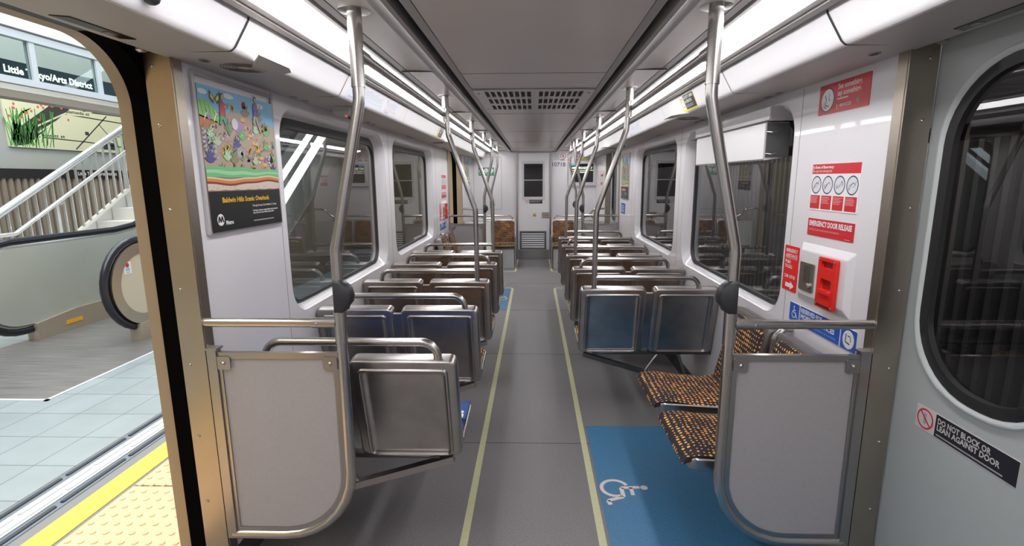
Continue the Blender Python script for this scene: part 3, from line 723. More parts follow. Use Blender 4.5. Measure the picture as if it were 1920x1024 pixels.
tag(emergency_sheet().place('notice', (R_, 2.26, 1.427), RU, UP), 'white and red notice with four round drawings on the right wall', 'notice')
tag(door_release().place('notice', (R_, 2.257, 1.319), RU, UP), 'dark red EMERGENCY DOOR RELEASE notice on the right wall', 'notice')
tag(assistance().place('notice', (R_, 2.436, 1.041), RU, UP), 'upright red EMERGENCY ASSISTANCE notice with a white arrow, right wall', 'notice')
tag(long_blue().place('notice', (R_, 2.342, .912), RU, UP), 'long blue notice reserved for mobility devices under the red handle, right wall', 'notice')
Lw = -WX + .001
tag(emergency_sheet().place('notice', (Lw, 6.70, 1.427), LU, UP), 'far white and red notice with round drawings, left wall beyond the second window', 'notice')
tag(door_release().place('notice', (Lw, 6.70, 1.319), LU, UP), 'far dark red door release notice, left wall beyond the second window', 'notice')
tag(assistance().place('notice', (Lw, 6.52, 1.041), LU, UP), 'far upright red assistance notice, left wall beyond the second window', 'notice')
tag(long_blue().place('notice', (Lw, 6.50, .912), LU, UP), 'far blue mobility notice above the wall-side seats, left wall', 'notice')
def release_unit(sx, y, side):
    """raised plate with intercom and red door release"""
    t = thing('emergency_panel', 'raised white plate with intercom and red handle on the %s wall' % side, 'emergency panel', (0, 0, 0), 0, 'emergency panels')
    w, h = .385, .255; cy = y; cz = 1.155; x = WX
    def L(dw, dh, xx): return [(sx*xx, p[0], p[1]) for p in rr(cy, cz, w - dw, h - dh, .006, 2)]
    MB().loops([L(0, 0, x), L(.05, .06, x - .016), L(.06, .07, x - .017)]).build('plate', WHITE, t)
    X = x - .017; iy = cy + (.10 if sx > 0 else -.10); ry_ = cy - (.065 if sx > 0 else -.065)
    ic = MB().loops([[(sx*xx, p[0], p[1]) for p in rr(iy, 1.140, .115 - i, .125 - i, .008, 3)] for xx, i in ((X + .002, 0), (X - .004, 0), (X - .005, .003))]).build('intercom', POST, t)
    m = MB()
    for a in range(6):
        for b2 in range(9): m.box((sx*(X - .0056), iy - .03 + a*.009, 1.118 + b2*.008), (sx*(X - .005), iy - .026 + a*.009, 1.122 + b2*.008))
    m.build('sound_holes', BLACK, ic)
    Mx = lambda yy, zz: Matrix.Translation((sx*(X - .005), yy, zz)) @ Matrix.Rotation(-PI/2*sx, 4, 'Y')
    MB().lathe([(.013, 0), (.013, .006), (.008, .010)], Mx(iy - sx*.03, 1.105), 16).build('call_button', TUBE, ic, True)
    for yy, zz in ((-.04, .05), (.04, .05), (-.04, -.05), (.035, -.05)): pass
    rd = MB().add(shape2d([rr(ry_, 1.143, .125, .205, .008, 3), rect(ry_ - .04, ry_ + .04, 1.205, 1.232), rect(ry_ - .038, ry_ + .034, 1.118, 1.160)], .014), yz(sx, X - .008)).build('release_handle', RED2, t)
    MB().box((sx*X, ry_ - .05, 1.05), (sx*(X - .003), ry_ + .05, 1.235)).build('recess', pm('dark red recess', (.30, .008, .008), .4), rd)
    m = MB()
    m.loops([[(sx*xx, p[0], p[1]) for p in rr(ry_, zc, ww, hh, .004, 2)] for xx, ww, hh, zc in ((X - .012, .086, .028, 1.105), (X - .028, .076, .014, 1.110))])
    m.box((sx*(X - .013), ry_ - .042, 1.112), (sx*(X - .020), ry_ + .042, 1.198)) if False else m.box((sx*(X - .0152), ry_ - .045, 1.05), (sx*(X - .0175), ry_ + .045, 1.088))
    m.build('pull', RED2, rd)
    MB().box((sx*(X - .0155), ry_ - .044, 1.0495), (sx*(X - .0185), ry_ + .044, 1.0555)).build('slot', PK, rd)
    for yy, zz in ((-.052, .092), (.052, .092), (-.052, -.092), (.052, -.092)):
        MB().lathe([(.005, .009), (.005, .012), (.003, .013)], Mx(ry_ + yy, 1.143 + zz), 10).build('screw', TUBE, rd)
release_unit(1, 2.095, 'right'); release_unit(-1, 6.82, 'far left')
# door notice with the round no-leaning symbol
def no_lean(w=.365, h=.078):
    p = Print(w, h, pm('pinkish white print', (.62, .56, .56), .4), r=.003)
    s_ = h/.078
    p.ring(.04*s_, h/2, .034*s_, .005*s_, RED, 3).circ(.038*s_, h*.66, .007*s_, PGREY, 1).rect(.033*s_, h*.28, .045*s_, h*.56, PGREY, 1, .002).line([(.018*s_, h*.78), (.062*s_, h*.24)], .005*s_, RED, 2)
    p.rect(.082*s_, .002, w, h - .002, PK, 1)
    W3 = pm('dull white print', (.55, .53, .52), .5)
    p.text('DO NOT BLOCK OR', .09*s_, h*.62, .018*s_, W3, w=(w - .10*s_)*.72, bold=.03).text('LEAN AGAINST DOOR', .09*s_, h*.34, .018*s_, W3, w=(w - .10*s_)*.84, bold=.03)
    p.bars(.09*s_, h*.08, (w - .1*s_)*.9, h*.12, 1, PGREY, 2, .5)
    return p
tag(no_lean().place('notice', (1.2845, 1.627, .744), RU, UP), 'black and white no leaning notice on the closed right door leaf', 'notice')
p = Print(.25, .068, PK, r=.002)
p.rect(0, 0, .07, .068, PW, 1).ring(.035, .034, .03, .005, RED, 3).line([(.018, .05), (.052, .018)], .005, RED, 2).rect(.03, .02, .04, .048, PGREY, 1)
p.bars(.078, .012, .16, .045, 3, PGREY, 2)
DY = YE - .0285
tag(scale_obj(p.place('notice', (-.18, DY, 1.095), EU, UP), 1.4), 'small black and red prohibition notice on the end door under its window', 'notice')
p = Print(.075, .075, pm('clear print edge', (.66, .66, .66), .4)); p.poly([(.002, .002), (.073, .002), (.073, .02), (.0375, .074), (.002, .02)], PY).poly([(.026, .03), (.049, .03), (.0375, .056)], PK, 2).rect(.006, .006, .069, .018, PK, 2)
tag(p.place('notice', (-.02, DY, .845), EU, UP), 'small yellow warning triangle in the middle of the end door', 'notice')
# end wall prints
EY = YE - .001
p = Print(.30, .155, PG, r=.004)
for i in range(3): p.circ(.055 + i*.095, .098, .043, PW, 1).line([(.04 + i*.095, .11), (.055 + i*.095, .085), (.07 + i*.095, .10)], .006, PGREY, 2)
p.text('FIRE EXTINGUISHER', .02, .028, .017, PW, w=.24)
tag(p.place('notice', (-1.065, EY, 1.628), EU, UP), 'green notice with three white circles on the left of the end wall', 'notice')
p = Print(.63, .155, WHITE2, r=.002)
p.bars(.01, .02, .12, .12, 6, PGREY, 1, .35)
for i in range(3):
    cx = .19 + i*.13
    p.ring(cx, .093, .054, .008, RED, 2).rect(cx - .016, .07, cx + .016, .115, PGREY, 1, .004).line([(cx - .036, .13), (cx + .036, .056)], .007, RED, 3).bars(cx - .05, .012, .10, .02, 1, PK, 1, .7)
p.rect(.515, .005, .63, .15, PY, 1).circ(.572, .09, .046, PW, 2).ring(.572, .09, .046, .008, PK, 3).line([(.555, .1), (.572, .075), (.59, .1)], .008, PK, 3).rect(.525, .012, .62, .026, PK, 2)
tag(p.place('notice', (.375, EY, 1.898), EU, UP), 'strip of round prohibition symbols ending in a yellow one, top of the end wall', 'notice')
p = Print(.27, .085, WHITE, r=.002); p.text('1071B', .005, .004, .075, PN, w=.255, bold=.01)
tag(p.place('car_number', (.355, EY, 1.795), EU, UP), 'dark car number 1071B on the end wall beside the door', 'number')
t = thing('display_screen', 'wall monitor with a yellow line and station names on the end wall', 'screen', (.93, YE, 1.66))
MB().loops([[(x, y, z) for x, z in rr(0, 0, w, h, .015, 3)] for w, h, y in ((.54, .47, 0), (.54, .47, -.045), (.515, .445, -.055))]).build('housing', pm('pale grey frame', (.6, .6, .62), .3), t, True, 30)
scr = pm('display glass', (.012, .014, .022), .15)
MB().box((-.208, -.058, -.16), (.208, -.0545, .185)).build('screen', scr, t)
def lit(nm, c, e): return pm(nm, c, .4, emit=e)
p = Print(.53, .46, scr, th=.001, r=.001)
p.rect(0, .29, .53, .305, lit('lit yellow line', (.85, .9, .15), .8)).rect(0, .425, .14, .455, lit('lit teal', (.1, .45, .5), .5))
p.text('HIST BROADWAY', .012, .335, .055, lit('lit white text', (.85, .9, 1), .9), w=.50, bold=.03).circ(.025, .25, .014, lit('lit yellow line', (.85, .9, .15), .8)).text('LITTLE TOKYO', .055, .232, .034, lit('lit white text', (.85, .9, 1), .9), w=.30, bold=.03)
p.place('picture', (-.265, -.0585, -.225), EU, UP, None)
ob = bpy.data.objects[-1] if False else [o for o in bpy.data.objects if o.name.startswith('picture')][-1]
ob.parent = t; ob.matrix_basis = Matrix(((.774, 0, 0, -.205), (0, 0, -1, -.0585), (0, .73, 0, -.155), (0, 0, 0, 1)))

# route strips and camera notices on the coves
def route(w, dot, n_):
    p = Print(w, .105, pm('pale map paper', (.72, .74, .80), .35), r=.003)
    p.rect(.015, .03, w - .02, .034, dot).rect(.012, .075, .03, .095, dot, 1, .003)
    for i in range(n_):
        x = .03 + (w - .07)*i/n_; q = random.uniform(.03, .055)
        p.line([(x, .042), (x + q*.45, .042 + q)], .0032, PGREY, 1)
        p.circ(x, .032, .004, PW, 2, n=8)
    p.bars(.02, .008, w*.3, .012, 2, PGREY, 1)
    return p
CO = (.0035, .0031)
def cove_place(p, nm, sx, y, vlo=.012):
    # face runs from (.944,1.975) up to (.892,2.040)
    ux, uz = (.912 - .945), (2.048 - 1.976); ln = math.hypot(ux, uz); V = (sx*ux/ln, 0, uz/ln)
    N = (Vector(LU if sx < 0 else RU)).cross(Vector(V))
    O = Vector((sx*(.950 - .0), y, 1.968)) + Vector(V)*vlo*.2 + N*.0006
    return p.place(nm, O, LU if sx < 0 else RU, V)
def small(p, s_):
    return p
o = cove_place(route(.62, PLB, 26), 'route_strip', -1, 2.66); tag(scale_obj(o, .95), 'white route map strip with a blue line on the left cove', 'route map')
o = cove_place(route(.28, pm('orange print', (.85, .4, .12), .4), 9), 'route_strip', -1, 3.30); tag(scale_obj(o, .95), 'short route map strip with an orange line on the left cove', 'route map')
o = cove_place(route(.62, PLB, 26), 'route_strip', 1, 5.2); tag(scale_obj(o, .95), 'far white route map strip on the right cove', 'route map')
o = cove_place(camera_notice(), 'notice', 1, 3.36); tag(scale_obj(o, .92), 'yellow and black security camera notice on the right cove', 'notice')
o = cove_place(camera_notice(), 'notice', -1, 5.05); tag(scale_obj(o, .92), 'far yellow and black camera notice on the left cove', 'notice')

# ------------------------------------------------------------------ posters
def poster(nm, lab, O, U, seed, small_=False):
    rnd = random.Random(seed)
    U = Vector(U); N = U.cross(Vector(UP))
    t = thing(nm, lab, 'poster', (0, 0, 0), 0, 'wall posters')
    O = Vector(O)
    W, H = .56, .58
    def F(u, v, d): return O + U*u + Vector(UP)*v + N*d
    A = rr(W/2, H/2, W, H, .003, 1); B = rr(W/2, H/2, W - .028, H - .028, .002, 1)
    MB().loops([[F(u, v, 0) for u, v in A], [F(u, v, .009) for u, v in A], [F(u, v, .010) for u, v in B], [F(u, v, .004) for u, v in B]], False, False).build('frame', pm('poster frame grey', (.48, .46, .47), .35), t)
    c = lambda n_, col: pm('ink ' + n_, col, .35)
    p = Print(W - .034, H - .048, c('soil', (.42, .31, .24)), th=.0105)
    w, h = W - .034, H - .048; K = c('black', (.012, .012, .012))
    yb = h*.30
    # sky, hill, soil, bands
    p.poly([(0, h*.80), (w*.25, h*.84), (w*.55, h*.87), (w, h*.80), (w, h), (0, h)], c('sky', (.20, .50, .74)), 1)
    for cx, cy, q in ((.06, .955, .05), (.36, .965, .07), (.8, .95, .05)): p.circ(w*cx, h*cy, q*w, c('cloud', (.75, .80, .84)), 2, ry=h*.018)
    p.poly([(0, h*.79), (0, h*.90), (w*.07, h*.905), (w*.16, h*.87), (w*.26, h*.79), (w*.2, h*.76)], c('leaf green', (.25, .58, .12)), 2)
    for i in range(5): p.line([(w*(.02 + i*.045), h*.90 - i*i*.003), (w*(.04 + i*.045), h*.81)], .004, c('mid green', (.10, .35, .07)), 3)
    p.poly([(0, h*.80), (w*.2, h*.77), (w*.18, h*.72), (0, h*.71)], c('rust', (.55, .16, .05)), 2)
    for x in (.05, .16): p.line([(w*x, h*.77), (w*(x + .035), h*.83)], .005, PW, 3).line([(w*(x + .02), h*.845), (w*(x + .055), h*.805)], .004, PW, 3)
    for i in range(14): p.line([(w*rnd.uniform(.05, .98), h*rnd.uniform(.50, .75)) for _ in range(2)], .0022, c('bark', (.26, .17, .12)), 2)
    for i in range(16): p.circ(w*(.02 + .05*(i % 3) + rnd.random()*.02), h*(.56 + .03*(i//3) + .01*rnd.random()), .010, c('stone', (.50, .50, .56)), 3, ry=.006).ring(w*(.02 + .05*(i % 3)), h*(.56 + .03*(i//3)), .010, .0015, K, 3)
    for i in range(9): p.rect(w*(.50 + .045*i), h*(.80 - .055*i), w*(.56 + .045*i), h*(.83 - .055*i), c('path orange', (.72, .38, .15)), 3).line([(w*(.50 + .045*i), h*(.80 - .055*i)), (w*(.56 + .045*i), h*(.80 - .055*i))], .004, c('rust', (.55, .16, .05)), 4)
    kinds = [c('bush green', (.12, .42, .14)), c('pale green', (.35, .60, .30)), c('lavender', (.25, .18, .45)), c('deep blue', (.06, .07, .24)), c('olive', (.25, .24, .12)), c('violet', (.38, .22, .50)), c('pale sage', (.42, .55, .38))]
    plants = [(.10, .67, 1), (.17, .62, 6), (.07, .50, 3), (.20, .41, 0), (.33, .72, 4), (.42, .62, 3), (.36, .50, 4), (.50, .68, 0), (.48, .40, 0), (.62, .41, 0), (.70, .74, 1), (.84, .62, 0), (.93, .52, 0), (.80, .40, 5), (.93, .42, 3), (.57, .86, 4), (.76, .84, 4), (.66, .50, 6), (.28, .52, 1), (.86, .74, 0)]
    def star(cx, cy, R, n_, m_, l, up=1.45, out=.003):
        for rr_, mm, ll in ((R + out, K, l), (R, m_, l + 1)):
            pts = [(cx + rr_*.25, cy - .25*rr_), (cx - rr_*.25, cy - .25*rr_)][::-1]; P = []
            for q in range(2*n_ + 1):
                a = PI*(1.05 - 1.10*q/(2*n_)); k2 = rr_ if q % 2 else rr_*.52
                P.append((cx + k2*math.cos(a), cy + up*k2*math.sin(a)))
            p.poly((pts + P[::-1]), mm, ll)
    for px, py, kd in plants:
        m_ = kinds[kd]; R = rnd.uniform(.024, .036)
        star(w*px, h*py, R, 6 if kd in (2, 3) else 5, m_, 4, out=.0022)
        if kd in (0, 1, 6):
            for q in range(5): p.circ(w*px + rnd.uniform(-.5, .5)*R, h*py + rnd.uniform(.1, .8)*R, .0028, [c('flower yellow', (.85, .50, .04)), PW, c('poppy', (.80, .14, .03))][kd % 3], 6, n=6)
    for q_ in range(40):
        m_ = kinds[rnd.randrange(7)]; star(w*rnd.uniform(.04, .97), h*rnd.uniform(.475, .80), rnd.uniform(.008, .017), rnd.randrange(3, 6), m_, 3, out=.0012)
    for q_ in range(30): p.line([(w*(.3 + .6*rnd.random()), h*(.50 + .25*rnd.random()))] + [(w*.5, h*.6)]*0, .002, K, 4) if False else p.circ(w*rnd.uniform(.05, .97), h*rnd.uniform(.48, .78), .0045, [PW, c('flower yellow', (.85, .50, .04)), c('dark stone', (.2, .2, .25))][q_ % 3], 4, n=7)
    p.circ(w*.47, h*.755, .032, c('violet', (.38, .22, .50)), 4, ry=.024).circ(w*.41, h*.775, .022, c('pale cloud', (.65, .66, .70)), 5, ry=.022)
    p.circ(w*.46, h*.565, .026, c('stone', (.50, .50, .56)), 4, ry=.02).ring(w*.46, h*.565, .018, .004, c('dark stone', (.2, .2, .25)), 5)
    for px, py, R in ((.40, .885, .014), (.56, .93, .015), (.29, .60, .011), (.24, .585, .010), (.58, .58, .010), (.62, .45, .012), (.70, .62, .012), (.80, .76, .012), (.86, .78, .012), (.60, .60, .009)):
        m_ = c('poppy', (.80, .14, .03)) if R == .015 else c('flower yellow', (.85, .50, .04))
        for q in range(6): p.circ(w*px + R*.6*math.cos(q), h*py + R*.6*math.sin(q), R*.5, m_, 5, n=8)
        p.circ(w*px, h*py, R*.35, K, 6, n=8)
    p.circ(w*.90, h*.52, .02, PW, 5, ry=.024)
    for q in range(8): p.line([(w*.90, h*.52), (w*.90 + .02*math.cos(q*PI/4), h*.52 + .024*math.sin(q*PI/4))], .005, K, 6)
    # two figures among the plants
    def fig(x, y, s_, top, leg):
        X = lambda a, b_: (w*x + a*s_, h*y + b_*s_)
        p.poly([X(-.034, -.004), X(.024, .002), X(.032, .074), X(.0, .088), X(-.026, .078)], K, 6).poly([X(-.029, 0), X(.018, .006), X(.028, .07), X(.0, .082), X(-.022, .074)], top, 7)
        p.circ(*X(.008, .112), .0225*s_, K, 6).circ(*X(.012, .110), .018*s_, c('skin', (.55, .33, .22)), 7)
        p.poly([X(-.032, .004), X(.02, .004), X(.034, -.05), X(.060, -.104), X(.040, -.110), X(.012, -.052), X(-.004, -.02), X(-.030, -.060), X(-.046, -.050)], K, 6).poly([X(-.028, .002), X(.016, .002), X(.029, -.05), X(.054, -.101), X(.044, -.105), X(.016, -.052), X(-.004, -.014), X(-.030, -.054), X(-.040, -.048)], leg, 7)
        p.line([X(.02, .06), X(.055, .05), X(.065, .085)], .011*s_, c('skin', (.55, .33, .22)), 8) or p.line([X(.02, .06), X(.055, .07)], .009*s_, c('skin', (.55, .33, .22)), 5)
        p.line([X(-.004, .115), X(-.02, .14)], .005*s_, K, 6)
    fig(.27, .815, .64, c('shirt red', (.62, .03, .04)), c('leg green', (.05, .40, .18))); fig(.72, .862, .62, c('coat violet', (.22, .10, .42)), c('leg grey', (.45, .45, .5)))
    for px, py in ((.19, .93), (.40, .44)):
        for q in (-1, 1):
            p.poly([(w*px, h*py), (w*px + q*.030, h*py + .026), (w*px + q*.034, h*py - .004), (w*px + q*.012, h*py - .022)], K, 5).poly([(w*px + q*.006, h*py), (w*px + q*.024, h*py + .016), (w*px + q*.026, h*py), (w*px + q*.010, h*py - .012)], c('wing yellow', (.75, .65, .05)), 6)
    # ground bands
    N_ = 24; xs = [w*i/N_ for i in range(N_ + 1)]
    def band(fa, fb, m_, l): 
        for i in range(N_): p.poly([(xs[i], h*fb(i/N_)), (xs[i+1], h*fb((i+1)/N_)), (xs[i+1], h*fa((i+1)/N_)), (xs[i], h*fa(i/N_))], m_, l)
    wv = lambda a, b_, c_: (lambda t_: a + b_*math.sin(t_*6.0 + c_) + .004*math.sin(t_*17))
    band(wv(.455, .005, 0), wv(.375, .010, 0), c('field green', (.16, .48, .20)), 7)
    band(wv(.430, .004, 1), wv(.408, .006, 2), c('field pale', (.32, .62, .33)), 8)
    band(wv(.385, .012, 3), wv(.372, .012, 3), c('sand', (.70, .55, .40)), 8)
    band(wv(.374, .012, 3), wv(.352, .012, 3), c('clay orange', (.66, .22, .07)), 9)
    band(wv(.353, .012, 3), wv(.338, .012, 3), c('clay brown', (.22, .05, .03)), 9)
    band(wv(.339, .012, 3), lambda t_: .292, c('chalk', (.66, .56, .46)), 8)
    band(lambda t_: .292 + .004*math.sin(t_*40), lambda t_: .28, c('bark', (.26, .17, .12)), 9)
    for i in range(22): p.circ(w*rnd.random(), h*rnd.uniform(.30, .325), .002, c('bark', (.26, .17, .12)), 9, n=6)
    p.rect(0, 0, w, h*.285, K, 10)
    if not small_:
        p.text('Baldwin Hills Scenic Overlook', w*.15, h*.205, h*.036, c('title yellow', (.85, .50, .02)), 11, w=w*.66, bold=.02)
        p.text('Through the eyes of artist Michael C. Hsiung', w*.54, h*.158, h*.016, c('title white', (.75, .75, .75)), 11, w=w*.38, bold=.01)
        p.text('This diptych celebrates a natural refuge known for expansive', w*.54, h*.120, h*.013, PW, 11, w=w*.40, bold=.02).text('views, which draw nature wildlife and people alike.', w*.54, h*.102, h*.013, PW, 11, w=w*.33, bold=.02)
        p.bars(w*.54, h*.040, w*.38, h*.014, 1, PGREY, 11, .6)
        p.text('Metro', w*.165, h*.046, h*.030, PW, 11, w=w*.095, bold=.03)
    else:
        p.bars(w*.15, h*.19, w*.6, h*.04, 1, c('title yellow', (.85, .50, .02)), 11, .8).bars(w*.5, h*.08, w*.4, h*.08, 4, PGREY, 11, .5)
    p.circ(w*.105, h*.085, h*.042, PW, 11)
    p.line([(w*.075, h*.065), (w*.088, h*.108), (w*.105, h*.068), (w*.122, h*.108), (w*.135, h*.065)], .0075, K, 12)
    o = p.place('printed_sheet', F(.017, .007, 0), U, UP); mw = o.matrix_world.copy(); o.parent = t; o.matrix_world = mw
poster('poster', 'colourful garden scene poster on the left wall beside the open doorway', (Lw, 1.835, 1.36), LU, 3)
poster('poster', 'small far poster on the right wall before the rear door', (R_, 7.05, 1.30), RU, 5, True)
poster('poster', 'far blue and orange poster on the left wall by the end wall', (Lw, 8.98, 1.36), LU, 8, True)
p = Print(.30, .14, PB, r=.005); p.bars(.02, .02, .26, .1, 4, PW, 1, .4)
tag(p.place('notice', (R_, 7.05, 1.10), RU, UP), 'small far blue notice under the poster on the right wall', 'notice')
for sx, y, lab in ((1, 9.2, 'far red notices on the right wall by the end wall'),):
    tag(emergency_sheet().place('notice', (R_, y + .1, 1.45), RU, UP), 'far white and red round-drawing notice, right wall by the end wall', 'notice')

# display box hanging in the first right window
t = thing('hanging_display_box', 'long white box hanging across the top of the first right window', 'display box', (0, 0, 0))
MB().loops([[(1.145 if k_ < 2 else 1.30, y_, z_) for k_ in (0,)] for y_, z_ in ((0, 0),)], False, False) if False else None
m = MB(); m.loops([[(x, y, z) for x, z in ((1.142, 1.655), (1.142, 1.826), (1.150, 1.832), (1.262, 1.832), (1.262, 1.665), (1.150, 1.648))] for y in (2.63, 3.70)]); m.build('case', WHITE2, t)
MB().box((1.150, 2.622, 1.662), (1.262, 2.630, 1.828)).build('end_plate', pm('dark grey end plate', (.10, .10, .10), .4), t)
m = MB()
for z in (1.68, 1.785): MB().tube([(1.150, 2.620, z), (1.165, 2.598, z - .004), (1.19, 2.598, z + .002), (1.2, 2.620, z + .006)], .0035, 8).build('latch', TUBE, t, True)
MB().box((1.145, 2.60, 1.84), (1.262, 3.75, 1.90)).build('mounting_rail', WHITE, t)
MB().box((1.150, 2.592, 1.835), (1.262, 2.60, 1.905)).build('mounting_end', pm('mounting grey', (.42, .41, .41), .4), t)
t = structure('trim_5')
ws = thing('wire', 'thin dark cable along the top of the first right window', 'cable', (0, 0, 0)); MB().box((1.148, 2.6, 1.8335), (1.2, 3.9, 1.8385)).build('strip', PK, ws)

# ------------------------------------------------------------------ station outside the left doorway
def tile_material():
    m = bpy.data.materials.new('grey platform tile'); m.use_nodes = True; nt = m.node_tree; b = nt.nodes['Principled BSDF']; N, L = nt.nodes.new, nt.links.new
    tc = N('ShaderNodeTexCoord'); mp = N('ShaderNodeMapping'); mp.inputs['Location'].default_value = (2.56 - .44*10, .025, 0)
    mp.inputs['Location'].default_value = (.0, .0, 0)
    br = N('ShaderNodeTexBrick'); br.offset = 0; br.inputs['Scale'].default_value = 1; br.inputs['Mortar Size'].default_value = .003; br.inputs['Mortar Smooth'].default_value = .1
    br.inputs['Brick Width'].default_value = .31; br.inputs['Row Height'].default_value = .317; br.inputs['Bias'].default_value = -.2
    br.inputs['Color1'].default_value = (.29, .345, .37, 1); br.inputs['Color2'].default_value = (.33, .39, .415, 1); br.inputs['Mortar'].default_value = (.12, .14, .15, 1)
    L(tc.outputs['Object'], mp.inputs[0]); L(mp.outputs[0], br.inputs['Vector'])
    nz = N('ShaderNodeTexNoise'); nz.inputs['Scale'].default_value = 3; nz.inputs['Detail'].default_value = 6; L(tc.outputs['Object'], nz.inputs['Vector'])
    mx = N('ShaderNodeMix'); mx.data_type = 'RGBA'; mx.blend_type = 'MULTIPLY'; mx.inputs['Factor'].default_value = .5
    cr = N('ShaderNodeValToRGB'); cr.color_ramp.elements[0].position = .3; cr.color_ramp.elements[0].color = (.7, .7, .7, 1); cr.color_ramp.elements[1].position = .7; L(nz.outputs[0], cr.inputs[0])
    L(br.outputs['Color'], mx.inputs['A']); L(cr.outputs[0], mx.inputs['B']); L(mx.outputs['Result'], b.inputs['Base Color']); b.inputs['Roughness'].default_value = .35
    return m
pf = structure('floor_platform'); pf['kind'] = 'structure'
YP0, YP1 = -4.35, 12.55
MB().box((-9, YP0, -.3), (-2.555, YP1, -.004)).build('tiles', tile_material(), pf)
MB().box((-2.555, YP0, -.3), (-1.46, YP1, -.006)).build('edge_slab', pm('grey joint strip', (.20, .21, .22), .6), pf)
MB().box((-2.235, YP0, -.01), (-2.10, YP1, -.002)).build('yellow_line', pm('yellow platform line', (.90, .60, .06), .5, noise=.06, nscale=8), pf)
TACT = pm('pale orange tactile tile', (.74, .50, .29), .6, noise=.04, nscale=5)
m = MB(); y = YP0
while y < 12: m.box((-2.075, y, -.01), (-1.47, y + .598, 0)); y += .61 if True else 0
tac = m.build('tactile_tiles', TACT, pf)
m = MB()
yy = -.2; r_i = 0
while yy < 6.0:
    for c_ in range(10):
        m.lathe([(.0135, -.0005), (.0115, .004), (.006, .0062)], Matrix.Translation((-2.045 + c_*.0605, yy, 0)), 10)
    yy += .061; r_i += 1
o = m.build('tactile_domes', TACT, pf, True); o['kind'] = 'stuff'
dr = thing('drain_grate', 'silver slotted drain channel running along the platform beside the yellow line', 'drain', (0, 0, 0))
MB().box((-2.545, YP0, -.01), (-2.30, YP1, -.003)).build('side_channels', pm('blue grey metal', (.16, .19, .23), .4, metal=.5), dr)
MB().box((-2.475, YP0, -.006), (-2.365, YP1, 0)).build('centre_plate', pm('pale aluminium', (.46, .48, .50), .4, metal=.3), dr)
m = MB(); m2 = MB()
for x, dx in ((-2.515, 0), (-2.330, .2), (-2.445, .1), (-2.395, .3)):
    y = -1 + dx
    while y < 8:
        (m if x in (-2.515, -2.330) else m2).loops([[(p_[0], p_[1], z) for p_ in rr(x, y + .2, w_, .40, .012, 3)] for w_, z in ((.028, -.004), (.02, .003))])
        y += .43
m.build('dark_slots', pm('dark blue slot rim', (.05, .06, .08), .3, metal=.4), dr); m2.build('pale_ribs', pm('mid aluminium', (.60,.62,.64), .3, metal=.3) or pm('bright aluminium', (.80, .82, .84), .3, metal=.3), dr)
